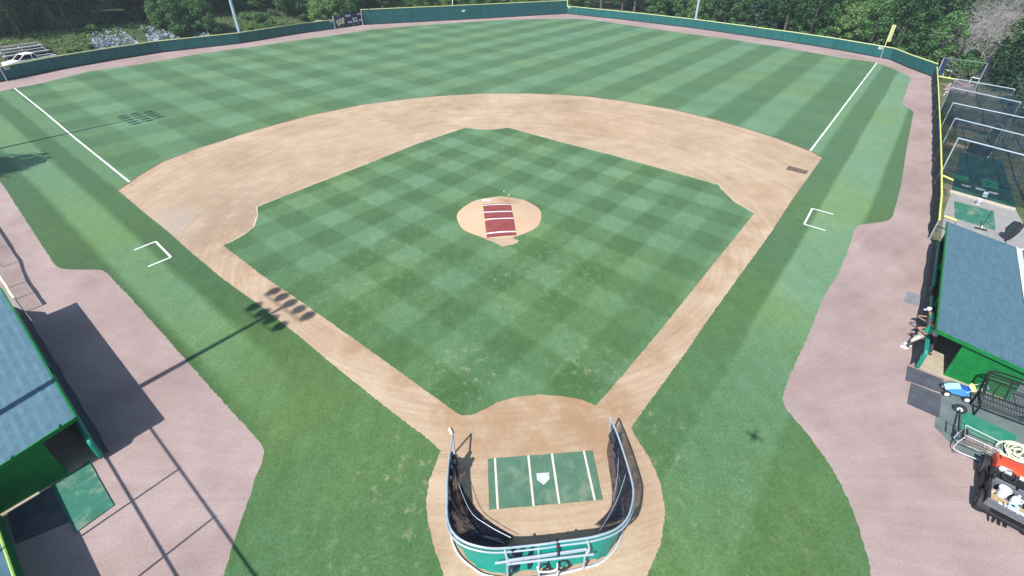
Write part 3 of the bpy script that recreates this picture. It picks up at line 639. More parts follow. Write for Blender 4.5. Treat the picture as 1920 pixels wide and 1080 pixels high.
# ------------------------------------------------------------------ mats on the dirt
def quad_mat(name, px, z, th, mat, label, cat, stripes=(), group=None, extra=None):
    P = [Vector((*G2(*p), z)) for p in px]; c = sum(P, Vector())/4
    mb = MB(tuple(c)); poly = dens([tuple(p) for p in P], .3, .008)
    mb.prism(poly, z, z+th); mats = [mat]
    o = mb.build(name, mats); tag(o, label, cat, group)
    return o, P, c
hm, P, c = quad_mat('plate_mat', [(914.5, 861.5), (1110.5, 846), (1130, 938), (917.5, 957)], .03, .02, M['turf'], 'green turf mat with cream batter lines and a worn home plate under the cage', 'turf mat')
M['cream_stripe'] = simple('cream_stripe', (.66, .60, .48), .85, 0, .12, 4)
def bil(P, u, v): return P[0]*(1-u)*(1-v)+P[1]*u*(1-v)+P[2]*u*v+P[3]*(1-u)*v
for (x0, y0), (x1, y1) in (((928, 860.5), (933.5, 956)), ((990.5, 855.5), (1000.5, 950.5)), ((1034.5, 852), (1048.5, 946)), ((1094.5, 847.5), (1115, 939.5))):
    A_ = Vector((*G2(x0, y0), .054)); B_ = Vector((*G2(x1, y1), .054)); d_ = (B_-A_).normalized(); n_ = Vector((-d_.y, d_.x, 0))*.036
    mb = MB(tuple(c)); mb.sheet([[A_+n_, B_+n_], [A_-n_, B_-n_]][::-1]); mb.build('stripe', M['cream_stripe'], hm)
pl = [Vector((*G2(*p), 0)) for p in ((1005.8, 889.5), (1029.3, 887.7), (1030.3, 899.5), (1019.5, 910.9), (1006.8, 901.5))]
M['plate_w'] = simple('worn_plate', (.52, .54, .56), .8, 0, .22, 9)
mb = MB(tuple(c)); mb.prism([tuple(p) for p in pl], .045, .062); mb.build('home_plate', M['plate_w'], hm)
# red mat following the mound
mp = [Vector((*G2(x, y, z), z)) for x, y, z in ((905.3, 384.5, .22), (957, 383.5, .22), (968, 440, .12), (912.5, 444, .12))]
c = sum(mp, Vector())/4; rows = []
for j in range(25):
    r_ = []
    for i in range(9): p = bil(mp, i/8, j/24); r_.append((p.x, p.y, mz(p.x, p.y)+.045+.02*math.sin(i/8*math.pi)))
    rows.append(r_)
mb = MB(tuple(c)); mb.sheet(rows[::-1]); rm = tag(mb.build('mound_mat', M['red_mat'], smooth=True), 'dark red turf mat with four white bands lying down the pitching mound', 'turf mat')
for v in (.05, .31, .55, .91):
    rows = []
    for dv in (-.014, .014):
        rows.append([(lambda p: (p.x, p.y, mz(p.x, p.y)+.052+.02*math.sin(i/8*math.pi)))(bil(mp, i/8, v+dv)) for i in range(9)])
    mb = MB(tuple(c)); mb.sheet(rows[::-1]); mb.build('stripe', M['white'], rm)
x, y, z = G(912.5, 377, .12); mb = MB((x, y, z)); mb.box((x, y, mz(x, y)+.06), (.6, .14, .07)); mb.box((x-.1, y+.08, mz(x, y)+.05), (.2, .1, .06)); tag(mb.build('pitching_rubber', M['white'], bevel=.01), 'white pitching rubber lying at the back edge of the mound', 'rubber')
for i, px in enumerate(((945, 359.5), (954, 365.5))):
    p = G(*px, .06); mb = MB(p); mb.ball(p, .045, 10); mb.tube([Vector(p)+Vector((math.cos(a)*.044, math.sin(a)*.044, .012*math.sin(2*a))) for a in np.linspace(0, 6.28, 13)[:-1]], .004, 4, closed=True)
    tag(mb.build('baseball', M['white'], smooth=True), ['white baseball farther behind the mound', 'white baseball nearer the back edge of the mound'][i], 'ball', 'baseballs on the infield grass')
x, y, z = G(844, 808, .05); mb = MB((x, y, z)); mb.box((x, y, .08), (.10, .22, .08), (Vector((.9, .4, 0)).normalized(), Vector((-.4, .9, 0)).normalized(), Vector((0, 0, 1)))); mb.ball((x+.05, y-.12, .08), .06, 8); tag(mb.build('tape_roll', M['cream_stripe'], bevel=.01), 'small pale object on the dirt at the left tip of the batting cage', 'tape')
quad_mat('drag_mat', [(1479, 312), (1515, 321.5), (1510, 327.5), (1473, 318.5)], .03, .035, simple('brown_steel_mat', (.13, .085, .07), .9, 0, .5, 3, .8), 'small brown steel drag mat lying on the dirt near first base', 'drag mat')
quad_mat('rubber_mat', [(1701.5, 687), (1768, 712.5), (1766, 737), (1697, 713)], .01, .03, M['darkmat'], 'dark rubber mat nearest the right dugout entrance step', 'rubber mat', group='mats by the right dugout')
quad_mat('rubber_mat', [(1707.5, 719), (1764, 741), (1760.5, 784), (1700.5, 757)], .01, .03, M['darkmat'], 'larger dark rubber mat lying in front of the blue line marker', 'rubber mat', group='mats by the right dugout')
quad_mat('grey_board', [(1701, 547), (1726, 555), (1721, 574), (1695, 566)], .005, .04, M['greymat'], 'flat grey board on the dirt against the right dugout screen', 'board')
mb = MB(); mb.prism([G2(*p) for p in ((1766, 716), (1752, 800), (1790, 840), (1850, 880), (1960, 930), (2080, 760), (1960, 690))], 0, .014, top_only=True)
q = N('oiled_concrete'); a = q.noise(.9, 5, .65); q.col(q.ramp(a, [(.35, (.10, .135, .14)), (.55, (.145, .18, .175)), (.72, (.22, .21, .18))])); q.set(.85, 0, .2); tag(mb.build('concrete_pad', q.mat), kind='structure')
tm, tp, tc = quad_mat('turf_mat', [(1803, 769), (1905, 817), (1899, 853), (1800, 806)], .018, .025, M['turf_teal'], 'bright teal turf mat on the concrete beside the wire cart', 'turf mat')
A_, B_ = Vector(G(1845, 834, .06)), Vector(G(1890, 857, .06)); d_ = (B_-A_).normalized()
mb = MB(tuple((A_+B_)/2)); mb.box((A_+B_)/2, ((B_-A_).length, .10, .09), (d_, Vector((-d_.y, d_.x, 0)), Vector((0, 0, 1)))); tag(mb.build('timber_edge', simple('pale_timber', (.55, .56, .52), .8, 0, .15), bevel=.01), 'pale timber plank along the front edge of the teal turf mat', 'plank')

# ------------------------------------------------------------------ dugouts
def dugout(side, n0, t0, L, label):
    sx = 1 if side > 0 else -1
    def P(v, u, z): n, t = n0+v, t0+u; return Vector((sx*(t+n)/S2, (t-n)/S2, z))
    ev = (P(1, 0, 0)-P(0, 0, 0)); eu = (P(0, 1, 0)-P(0, 0, 0)); ez = Vector((0, 0, 1)); AX = (eu, ev, ez)
    base = P(1.5, L/2, 0); off = tuple(base); root = empty('dugout', off, label, 'dugout')
    def B(name, u0, u1, v0, v1, z0, z1, mat, bev=0):
        mb = MB(off); mb.box(P((v0+v1)/2, (u0+u1)/2, (z0+z1)/2), (u1-u0, v1-v0, z1-z0), AX); return mb.build(name, mat, root, bevel=bev)
    D, ZF, ZB = 3.12, 2.10, 1.66
    sl = (ZB-ZF)/D; zr = lambda v: ZF+sl*v
    # roof slab, shingled
    nr, nc = 22, 60; rows = []; R_ = np.random.RandomState(5)
    for i in range(nr+1):
        v = D*i/nr; rows.append([P(v, L*j/nc, zr(v)+.012*(i % 2)+R_.uniform(0, .006)) for j in range(nc+1)])
    mb = MB(off); mb.sheet(rows if sx > 0 else rows[::-1]); rf = mb.build('roof', M['shingle'], root)
    l = rf.data.uv_layers.new(name='UVMap')
    for lp in rf.data.loops: r_, c_ = divmod(lp.vertex_index, nc+1); r_ = r_ if sx > 0 else nr-r_; l.data[lp.index].uv = (L*c_/nc, D*r_/nr)
    mb = MB(off); ins = .0
    vs = [P(0, 0, ZF-.005), P(0, L, ZF-.005), P(D, L, ZB-.005), P(D, 0, ZB-.005)]; vs2 = [p-Vector((0, 0, .10)) for p in vs]
    mb.add(vs+vs2, [(7, 6, 5, 4), (0, 1, 5, 4), (1, 2, 6, 5), (2, 3, 7, 6), (3, 0, 4, 7)]); mb.build('roof_deck', M['dark_inside'], root)
    # fascia boards
    for (v0, u0, v1, u1) in ((-.03, -.03, -.03, L+.03), (0, -.03, D, -.03)):
        A_, B_ = P(v0, u0, zr(max(v0, 0))-.05), P(v1, u1, zr(v1)-.05); mb = MB(off); k = (B_-A_); side_ = Vector((k.y, -k.x, 0)).normalized()
        mb.box((A_+B_)/2, (k.length, .05, .15), (k.normalized(), side_, k.normalized().cross(side_)*-1)); mb.build('fascia', M['green_wall'], root)
    # walls
    def slopewall(name, u, v0, v1, th, mat):
        mb = MB(off); pl_ = [P(v0, u, 0), P(v1, u, 0), P(v1, u, zr(v1)-.10), P(v0, u, zr(v0)-.10)]; q_ = [p+eu*th for p in pl_]
        mb.add(pl_+q_, [(0, 1, 2, 3), (7, 6, 5, 4), (0, 4, 5, 1), (1, 5, 6, 2), (2, 6, 7, 3), (3, 7, 4, 0)]); return mb.build(name, mat, root)
    slopewall('end_wall', .10, .97, 3.0, .12, M['green_wall']); slopewall('end_wall', L-.25, .1, 3.0, .12, M['green_wall'])
    B('back_wall', .1, L-.1, 2.98, 3.08, 0, ZB-.1, M['green_wall'])
    B('post', 3.6, 3.72, .08, .2, 0, 1.98, M['green_wall']); B('post', 7.4, 7.52, .08, .2, 0, 1.98, M['green_wall'])
    B('floor', .0, L-.2, -.05, 2.97, 0, .035, M['floor'])
    bn = B('bench', .9, L-.5, 2.35, 2.75, .42, .47, M['wood'])
    # padded front rail, standing on padded posts
    for u0, u1 in ((-.12, 4.65), (5.8, 10.95)):
        mb = MB(off); mb.tube([P(.05, u0, .12), P(.05, u0, .9), P(.05, u0+.05, .95), P(.05, u1-.05, .95), P(.05, u1, .9), P(.05, u1, .12)], .085, 10); mb.build('padded_rail', M['green_pad'], root, True)
    rows = []
    for r in range(6):
        k = r/5; rows.append([P(-.21*(1-k)**1.3+.01+.02*math.sin(j*1.1+r), -.1+(12.4-.9*k)*j/30, .02+.88*k) for j in range(31)])
    mb = MB(off); mb.sheet(rows); mb.build('front_screen', M['screen'], root, True)
    return root, P
dug_r, PR = dugout(1, 9.33, 14.40, 11.30, 'right dugout with sunlit bright green end wall and three players at its rail')
dug_l, PL_ = dugout(-1, 8.78, 12.95, 11.05, 'left dugout with shaded green end wall whose roof shadow covers the dirt in front')
# yellow jug left on the bench ledge
p = PR(.42, 10.2, .0); mb = MB(tuple(p)); mb.lathe(p+Vector((0, 0, .75)), [(.13, 0), (.15, .05), (.15, .3), (.12, .36), (.05, .4)], 14); o = mb.build('water_cooler', M['yellow'], smooth=True); tag(o, 'yellow drinks cooler at the far end of the right dugout', 'cooler')
mb = MB(tuple(p)); mb.box(p+Vector((0, 0, .37)), (.5, .5, .74)); tag(mb.build('cooler_stand', M['greymat'], bevel=.02), 'grey stand under the yellow drinks cooler', 'stand')

# left: worn turf pad, low shed, fence with yellow cap
quad_mat('turf_mat', [(96, 912), (168, 866), (214.5, 948), (143, 1000)], .01, .03, M['turf_worn'], 'worn teal turf square outside the left dugout entrance', 'turf mat')
quad_mat('rubber_mat', [(14, 955), (94, 912), (140, 975), (30, 1020)], .006, .02, M['darkmat'], 'dark rubber mat in the shade beside the left shed', 'rubber mat')
def PLn(n, t, z): return Vector((-(t+n)/S2, (t-n)/S2, z))
eh = 1.32; nn_ = 10.15+.9*eh          # eave line of the low shed
sh = empty('equipment_shed', tuple(PLn(nn_+1, 8.6, 0)), 'low green equipment shed with shingle roof in the lower left corner', 'shed'); so_ = tuple(PLn(nn_+1, 8.6, 0))
t0_, t1_ = 5.0, 12.9
rows = [[PLn(nn_+k*2.0, t0_+(t1_-t0_)*j/20, eh+.25*k) for j in range(21)] for k in (0, .5, 1)]
mb = MB(so_); mb.sheet(rows[::-1]); rf = mb.build('roof', M['shingle'], sh); l = rf.data.uv_layers.new(name='UVMap')
for lp in rf.data.loops: r_, c_ = divmod(lp.vertex_index, 21); l.data[lp.index].uv = ((t1_-t0_)*c_/20, (2-r_)*1.0)
mb = MB(so_); mb.tube([PLn(nn_-.02, t0_, eh), PLn(nn_-.02, t1_, eh)], .035, 6); mb.build('eave_trim', simple('lime_trim', (.35, .55, .12), .5, 0, .1), sh)
for nm, pts in (('wall', [PLn(nn_+.12, t0_, 0), PLn(nn_+.12, t1_, 0), PLn(nn_+.12, t1_, eh-.04), PLn(nn_+.12, t0_, eh-.04)]), ('end_wall', [PLn(nn_+.12, t1_-.02, 0), PLn(nn_+2, t1_-.02, 0), PLn(nn_+2, t1_-.02, eh+.2), PLn(nn_+.12, t1_-.02, eh-.04)])):
    mb = MB(so_); v2 = [p+(PLn(1, 0, 0)*.08 if nm == 'wall' else PLn(0, -1, 0)*.08) for p in pts]; mb.add(pts+v2, [(0, 1, 2, 3), (7, 6, 5, 4), (0, 4, 5, 1), (1, 5, 6, 2), (2, 6, 7, 3), (3, 7, 4, 0)]); mb.build(nm, M['green_wall'], sh)
LF_ = [G2(46, 586), G2(30, 561), G2(16, 540), G2(4, 501), (-31.5, 19.6), (-38.5, 27), (-47, 36)][::-1]
chain_fence('field_fence', LF_, .86, 'low chain-link fence with yellow cap running from the left dugout along the left track', 'fence', screen=False, step=1.9, capmat='cream')
# tall backstop fence beside the camera: its rails and posts shade the dirt below
nb = 7.31+.9*5; bs = empty('backstop_fence', tuple(PLn(nb, 8, 0)), 'tall pipe backstop fence whose rails draw a grid of shadow by the left dugout', 'fence'); bo = tuple(PLn(nb, 8, 0))
for z in (5.0, 3.42, .1): mb = MB(bo); mb.tube([PLn(nb, 2.0, z), PLn(nb, 13.0, z)], .035, 8); mb.build('rail', M['galv'], bs)
for t in (10.23, 7.57, 4.9, 2.2): mb = MB(bo); mb.tube([PLn(nb, t, 0), PLn(nb, t, 5.05)], .035, 8); mb.build('post', M['galv'], bs)

def offw(px, d, pts):
    p, dd = on_wall(px, 0, pts, 0); return p+np.array([-dd[1], dd[0]])*d
# ------------------------------------------------------------------ light poles, flag pole, drone
def light_pole(base, h, rows_, label, sdir, spacing, dz, r=.20, lamp_r=.30):
    root = empty('light_pole', (*base, 0), label, 'light pole', 'field light poles'); off = (*base, 0); b = Vector((*base, 0))
    mb = MB(off); mb.tube([b, b+Vector((0, 0, h*.5)), b+Vector((0, 0, h))], [r, r*.8, r*.5], 12); mb.build('pole', M['pole'], root, True)
    s = Vector((*sdir, 0)).normalized(); f = Vector((-s.y, s.x, 0))
    for i, k in enumerate(rows_):
        z = h-.1-i*dz; mb = MB(off); w_ = (k-1)*spacing/2+.2; mb.tube([b+s*-w_+Vector((0, 0, z)), b+s*w_+Vector((0, 0, z))], .03, 6); arm = mb.build('crossarm', M['pole'], root)
        for j in range(k):
            c = b+s*((j-(k-1)/2)*spacing)+f*.12+Vector((0, 0, z+.34)); mb = MB(off); dn = (f*.75+Vector((0, 0, -.66))).normalized(); X = s; Y = dn.cross(X)
            mb.ball(c, lamp_r, 12, sc=(1, 1, .55), ax=(X, Y, dn)); mb.tube([c-dn*.1, Vector((c.x, c.y, z))], .02, 5); lp = mb.build('floodlight', M['alu'], root, True)
    return root
p1_ = (G(534, 575)[0]-SHX*16, G(534, 575)[1]-SHY*16)
light_pole(p1_, 16, (5, 4), 'tall light pole behind the left dugout casting five lamp shadows on the base path', (.72, -.69), .78, 1.35)
p2 = (G(283, 216)[0]-SHX*15, G(283, 216)[1]-SHY*15)
light_pole(p2, 15, (4, 5, 5), 'tall light pole beside left field whose lamp cluster shadow lies on the grass', (.72, -.69), .9, 1.2)
light_pole(tuple(offw(1297, .9, RFW)), 17, (5, 5), 'pale blue light pole rising behind the right field wall', (-.6, .8), .8, 1.2, .26)
light_pole(tuple(offw(459.5, .9, LFW[1:])), 17, (5, 5), 'pale blue light pole rising behind the left field wall', (.6, .8), .8, 1.2, .27)
_p, _d = on_wall(853, 0, CFW, 0); fb = (_p[0]-_d[1]*.6, _p[1]+_d[0]*.6); fp = empty('flag_pole', (*fb, 0), 'thin white flag pole behind the center field wall', 'flag pole'); mb = MB((*fb, 0)); mb.tube([(*fb, 0), (*fb, 9)], [.10, .05], 10); mb.build('shaft', M['white'], fp)
mb = MB((*fb, 0)); mb.ball((*fb, 9.05), .1, 10); mb.build('finial', M['yellow'], fp)
dc = CAM+np.array([-.02, -.1, .17]); dr = empty('drone', tuple(dc), 'small white quadcopter hovering high over home plate, its shadow on the right grass', 'drone')
mb = MB(tuple(dc)); mb.ball(dc, .12, 12, sc=(1, 1.3, .45)); mb.build('body', M['white'], dr, True)
for sx_ in (-1, 1):
    for sy_ in (-1, 1):
        e = Vector(dc)+Vector((sx_*.2, sy_*.2, .02)); mb = MB(tuple(dc)); mb.tube([Vector(dc), e], [.04, .03], 8); mb.cyl(e-Vector((0, 0, .02)), .02, .05, 8); mb.build('arm', M['white'], dr)
        mb = MB(tuple(dc)); a_ = random.uniform(0, 3); mb.box(e+Vector((0, 0, .04)), (.26, .03, .004), (Vector((math.cos(a_), math.sin(a_), 0)), Vector((-math.sin(a_), math.cos(a_), 0)), Vector((0, 0, 1)))); mb.build('propeller', M['white'], dr)
# ------------------------------------------------------------------ people
def skinned(name, chain, mat, parent, sub=2):
    """chain: list of (position, radius, parent index); grown into one continuous surface"""
    me = bpy.data.meshes.new(name); me.from_pydata([tuple(c[0]) for c in chain], [(i, c[2]) for i, c in enumerate(chain) if c[2] is not None], [])
    ob = bpy.data.objects.new(name, me); COL.objects.link(ob); ob.modifiers.new('skin', 'SKIN'); sd = me.skin_vertices[0].data
    for i, c in enumerate(chain):
        r = c[1]; sd[i].radius = r if isinstance(r, tuple) else (r, r); sd[i].use_root = (c[2] is None)
    ss = ob.modifiers.new('sub', 'SUBSURF'); ss.levels = sub; ss.render_levels = sub
    dg = bpy.context.evaluated_depsgraph_get(); m2 = bpy.data.meshes.new_from_object(ob.evaluated_get(dg)); bpy.data.objects.remove(ob)
    m2.materials.clear(); m2.materials.append(mat); m2.polygons.foreach_set('use_smooth', [True]*len(m2.polygons)); m2.name = name
    o = bpy.data.objects.new(name, m2); COL.objects.link(o); o.parent = parent; return o
def person(base, fwd, label, J, shirt, pants, hat, long_legs=True, shoe='white', sleeve=.75):
    root = empty('person', tuple(base), label, 'person', 'players at the right dugout rail')
    f = Vector((*fwd, 0)).normalized(); s = Vector((f.y, -f.x, 0))        # s: the person's right
    def T(p): return f*p[0]+s*p[1]+Vector((0, 0, p[2]))
    J = {k: T(v) for k, v in J.items()}
    ch = [(J['pelvis'], .115, None), (J['waist'], .115, 0), (J['chest'], .135, 1), (J['neck'], .055, 2), (J['head'], .078, 3), (J['crown'], .075, 4)]
    up_h = (J['crown']-J['neck']).normalized(); ff = (f-up_h*f.dot(up_h)).normalized()
    for sd_ in ('R', 'L'):
        i = len(ch); ch += [(J['sh'+sd_], .062, 2), (J['el'+sd_], .043, i), (J['wr'+sd_], .03, i+1)]
        d = (J['wr'+sd_]-J['el'+sd_]).normalized(); side_ = d.cross(Vector((0, 0, 1)))
        side_ = side_.normalized() if side_.length > .1 else s
        palm = J['wr'+sd_]+d*.07; ch.append((palm, .032, i+2))
        for k, (o, ln) in enumerate(((-.03, .07), (-.01, .085), (.01, .08), (.03, .06))):
            a = len(ch); ch.append((palm+d*.035+side_*o, .010, i+3)); ch.append((palm+d*(.035+ln)+side_*o*1.2-Vector((0, 0, .02)), .008, a))
        ch.append((J['wr'+sd_]+d*.06+side_*.065, .010, i+3))
        i = len(ch); ch += [(J['hip'+sd_], .085, 0), (J['kn'+sd_], .058, i), (J['an'+sd_], .038, i+1), (J['toe'+sd_], .035, i+2)]
    skinned('body', ch, M['skin'], root)
    # face: nose, brow line, ears
    h = (J['head']+J['crown'])/2
    mb = MB(); mb.ball(h+ff*.088-up_h*.01, .016, 8, sc=(1, 1, 1.4)); mb.build('nose', M['skin'], root, True)
    sh_ = s
    mb = MB()
    for k in (-1, 1): mb.ball(h+ff*.072+sh_*.032*k+up_h*.018, .011, 8)
    mb.build('eyes', M['hair'], root, True)
    mb = MB()
    for k in (-1, 1): mb.ball(h+sh_*.082*k, .02, 8, sc=(.5, 1, 1.4))
    mb.build('ears', M['skin'], root, True)
    mb = MB(); mb.box(h+ff*.080-up_h*.045, (.012, .045, .010), (ff, sh_, up_h)); mb.build('mouth', M['hair'], root)
    # clothing grown round the same skeleton
    c2 = [(J['pelvis']+Vector((0, 0, .02)), .135, None), (J['waist'], .14, 0), (J['chest'], .158, 1), (J['neck']-up_h*.03, .07, 2)]
    for sd_ in ('R', 'L'): i = len(c2); c2 += [(J['sh'+sd_], .082, 2), (J['sh'+sd_].lerp(J['el'+sd_], sleeve), .070, i)]
    skinned('shirt', c2, M[shirt], root)
    c3 = [(J['pelvis'], .135, None)]
    for sd_ in ('R', 'L'):
        i = len(c3); c3 += [(J['hip'+sd_], .108, 0), (J['kn'+sd_], .082, i)]
        if long_legs: c3.append((J['kn'+sd_].lerp(J['an'+sd_], .9), .062, i+1))
        else: c3.append((J['kn'+sd_].lerp(J['an'+sd_], .12), .075, i+1))
    skinned('trousers', c3, M[pants], root)
    if not long_legs:
        for sd_ in ('R', 'L'):
            a, b = J['kn'+sd_], J['an'+sd_]; mb = MB(); mb.tube([a.lerp(b, .25), a.lerp(b, .6), b], [.062, .055, .046], 10); mb.build('sock', M['pants_dark'], root, True)
    for sd_ in ('R', 'L'):
        a, t = J['an'+sd_], J['toe'+sd_]; d = (t-a); d.z = 0; d.normalize(); c = (a+t)/2; c.z = .055
        mb = MB(); X = d; Y = Vector((-d.y, d.x, 0)); mb.ball(c+X*.02, .15, 12, sc=(1, .34, .36), ax=(X, Y, Vector((0, 0, 1)))); mb.box(Vector((c.x, c.y, .018))+X*.02, (.29, .10, .03), (X, Y, Vector((0, 0, 1)))); mb.build('shoe', M[shoe], root, True)
    if hat: 
        mb = MB(); mb.lathe(h+up_h*.03, [(.100, 0), (.104, .04), (.09, .085), (.05, .115), (.005, .122)], 14, ax=(ff, sh_, up_h)); mb.ball(h+ff*.13+up_h*.035, .085, 10, sc=(1, .95, .09), ax=(ff, sh_, up_h)); mb.build('cap', M[hat], root, True)
    mb = MB(); mb.ball(h-ff*.022+up_h*.022, .094, 12, sc=(1, .95, 1.08), ax=(ff, sh_, up_h)); mb.build('hair', M['hair'], root, True)
    return root
fw_ = (-1/S2, 1/S2)
lean = dict(pelvis=(-.02, 0, .92), waist=(.05, 0, 1.08), chest=(.20, 0, 1.27), neck=(.33, 0, 1.43), head=(.40, 0, 1.53), crown=(.44, 0, 1.63), shR=(.24, .19, 1.36), shL=(.24, -.19, 1.36), elR=(.28, .25, 1.09), elL=(.28, -.24, 1.09), wrR=(.50, .16, 1.07), wrL=(.50, -.10, 1.07), hipR=(-.02, .10, .86), hipL=(-.02, -.10, .86), knR=(.04, .11, .48), knL=(-.04, -.11, .48), anR=(-.03, .11, .09), anL=(-.14, -.11, .09), toeR=(.10, .13, .03), toeL=(0, -.13, .03))
person(PR(.22, 2.15, .04), fw_, 'person in white cap and green shirt leaning forearms on the dugout rail', lean, 'shirt_green', 'pants_dark', 'shirt_white', True, 'black')
l2 = {k: (v[0]-.06, v[1], v[2]*.96) for k, v in lean.items()}
person(PR(.24, 1.30, .04), fw_, 'person in white shirt and dark cap at the rail between two players in green', l2, 'shirt_white', 'pants_dark', 'pants_dark', True, 'black')
back = dict(pelvis=(-.10, 0, .90), waist=(-.17, 0, 1.05), chest=(-.24, 0, 1.27), neck=(-.27, 0, 1.45), head=(-.25, 0, 1.55), crown=(-.24, 0, 1.66), shR=(-.25, .19, 1.38), shL=(-.25, -.19, 1.38), elR=(-.20, .30, 1.16), elL=(-.16, -.30, 1.14), wrR=(.00, .08, 1.15), wrL=(.06, -.06, 1.12), hipR=(-.08, .10, .86), hipL=(-.08, -.10, .86), knR=(.05, .12, .50), knL=(.12, -.12, .50), anR=(.06, .12, .09), anL=(.16, -.14, .09), toeR=(.20, .15, .03), toeL=(.30, -.17, .03))
bp_ = Vector(G(1706, 652))
person((bp_.x+.03, bp_.y-.03, .005), fw_, 'person in green shirt and beige knee trousers leaning back outside the dugout rail', back, 'shirt_green', 'pants', None, False, 'white')

# ------------------------------------------------------------------ blue line marker
o_ = Vector(G(1790, 741)); X = (Vector(G(1806, 744))-Vector(G(1775, 735))).normalized(); Y = Vector((-X.y, X.x, 0)); Z = Vector((0, 0, 1)); A3 = (X, Y, Z)
lm = empty('line_marker', tuple(o_), 'blue field line marker with white wheels and chrome handle beside the green wall', 'line marker'); lo = tuple(o_)
def lp_(x, y, z): return o_+X*x+Y*y+Z*z
mb = MB(lo); mb.extr([(-.36, .14), (.34, .14), (.38, .24), (.30, .42), (.02, .50), (-.20, .40), (-.40, .26)], lp_(0, -.14, 0), X, Z, Y, .28); mb.build('hopper', M['blue'], lm, bevel=.03)
M['pale_blue'] = simple('pale_blue_paint', (.42, .68, .80), .4, 0, .1)
mb = MB(lo); mb.extr([(-.42, .26), (-.22, .42), (.0, .52), (-.04, .55), (-.26, .45), (-.46, .30)], lp_(0, -.15, 0), X, Z, Y, .30); mb.build('lid', M['pale_blue'], lm, bevel=.015)
for x, y in ((-.36, -.22), (-.36, .22), (.30, -.22), (.30, .22)):
    mb = MB(lo); c = lp_(x, y, .14); mb.lathe(c-Y*.04, [(.06, 0), (.14, .005), (.14, .075), (.06, .08)], 16, ax=(X, Z, Y)); wl = mb.build('wheel', M['black'], lm, True)
    mb = MB(lo); mb.lathe(c-Y*.055, [(.02, 0), (.085, .004), (.085, .106), (.02, .11)], 14, ax=(X, Z, Y)); h_ = mb.build('hub', M['white'], wl, True)
mb = MB(lo); mb.tube(smooth_path([lp_(.20, -.14, .42), lp_(.38, -.15, .62), lp_(.62, -.15, .86), lp_(.72, -.12, .88)], 4), .017, 8); mb.tube(smooth_path([lp_(.20, .14, .42), lp_(.38, .15, .62), lp_(.62, .15, .86), lp_(.72, .12, .88)], 4), .017, 8); mb.tube([lp_(.71, -.13, .88), lp_(.71, .13, .88)], .02, 8); mb.build('handle', M['alu'], lm, True)
mb = MB(lo); c = lp_(.40, 0, .66); ax_ = Vector((X*.7+Z*.7)).normalized()
for k, (r, mt) in enumerate(((.15, 'yellow'), (.13, 'white'))):
    mb = MB(lo); mb.tube([c-ax_*(.04+k*.06)+(Y*math.cos(a)+ax_.cross(Y)*math.sin(a))*r for a in np.linspace(0, 2*math.pi, 19)[:-1]], .045, 8, closed=True); mb.build('cord_coil', M[mt], lm, True)
mb = MB(lo); mb.box(lp_(.12, 0, .48), (.30, .24, .10), A3); mb.build('engine_cover', simple('deep_blue', (.02, .10, .42), .4, 0, .1), lm, bevel=.02)

# ------------------------------------------------------------------ shopping cart, wheel, teal hose coil
o_ = Vector(G(1815, 852)); X = (Vector(G(1836, 863))-Vector(G(1788, 841))).normalized(); Y = Vector((-X.y, X.x, 0)); sc_ = empty('wire_cart', tuple(o_), 'rusty chrome wire shopping cart with a black handle at the edge of the concrete', 'wire cart'); lo = tuple(o_)
def cp(x, y, z): return o_+X*x+Y*y+Z*z
M['rust'] = simple('rusty_wire', (.30, .25, .22), .5, .5, .35)
bot = [(-.40, -.20, .50), (.46, -.16, .58), (.46, .16, .58), (-.40, .20, .50)]; top = [(-.46, -.27, .98), (.56, -.22, .94), (.56, .22, .94), (-.46, .27, .98)]
mb = MB(lo)
for k in range(4):
    a, b, c, d = bot[k], bot[(k+1) % 4], top[k], top[(k+1) % 4]; n_ = 14 if k % 2 == 0 else 7
    for j in range(n_+1):
        t = j/n_; mb.tube([cp(*(np.array(a)*(1-t)+np.array(b)*t)), cp(*(np.array(c)*(1-t)+np.array(d)*t))], .006, 5)
    for t in (.0, .33, .66): mb.tube([cp(*(np.array(a)*(1-t)+np.array(c)*t)), cp(*(np.array(b)*(1-t)+np.array(d)*t))], .007, 5)
for j in range(8): y = -.18+.36*j/7; mb.tube([cp(-.40, y, .50), cp(.46, y*.85, .58)], .006, 5)
mb.build('basket', M['rust'], sc_)
mb = MB(lo); mb.tube([cp(*p) for p in top], .016, 8, closed=True); mb.build('rim', M['alu'], sc_)
mb = MB(lo); mb.tube([cp(-.46, -.28, .98), cp(-.66, -.28, 1.04)], .014, 6); mb.tube([cp(-.46, .28, .98), cp(-.66, .28, 1.04)], .014, 6); mb.tube([cp(-.66, -.29, 1.04), cp(-.66, .29, 1.04)], .024, 8); mb.build('handle', M['black'], sc_)
mb = MB(lo); mb.tube(smooth_path([cp(-.42, -.25, .9), cp(-.5, -.25, .4), cp(-.42, -.26, .16), cp(.2, -.22, .16), cp(.48, -.14, .16), cp(.48, .14, .16), cp(.2, .22, .16), cp(-.42, .26, .16), cp(-.5, .25, .4), cp(-.42, .25, .9)], 4), .017, 8); mb.build('chassis', M['alu'], sc_, True)
mb = MB(lo); mb.box(cp(-.40, 0, .80), (.10, .36, .26), (X, Y, Z)); mb.build('child_seat', M['black'], sc_, bevel=.01)
for x, y in ((-.42, -.26), (-.42, .26), (.44, -.14), (.44, .14)):
    c = cp(x, y, .07); mb = MB(lo); mb.lathe(c-Y*.02, [(.03, 0), (.055, .004), (.055, .036), (.03, .04)], 12, ax=(X, Z, Y)); mb.tube([c, cp(x, y, .17)], .012, 6); mb.build('caster', M['plastic_grey'], sc_, True)
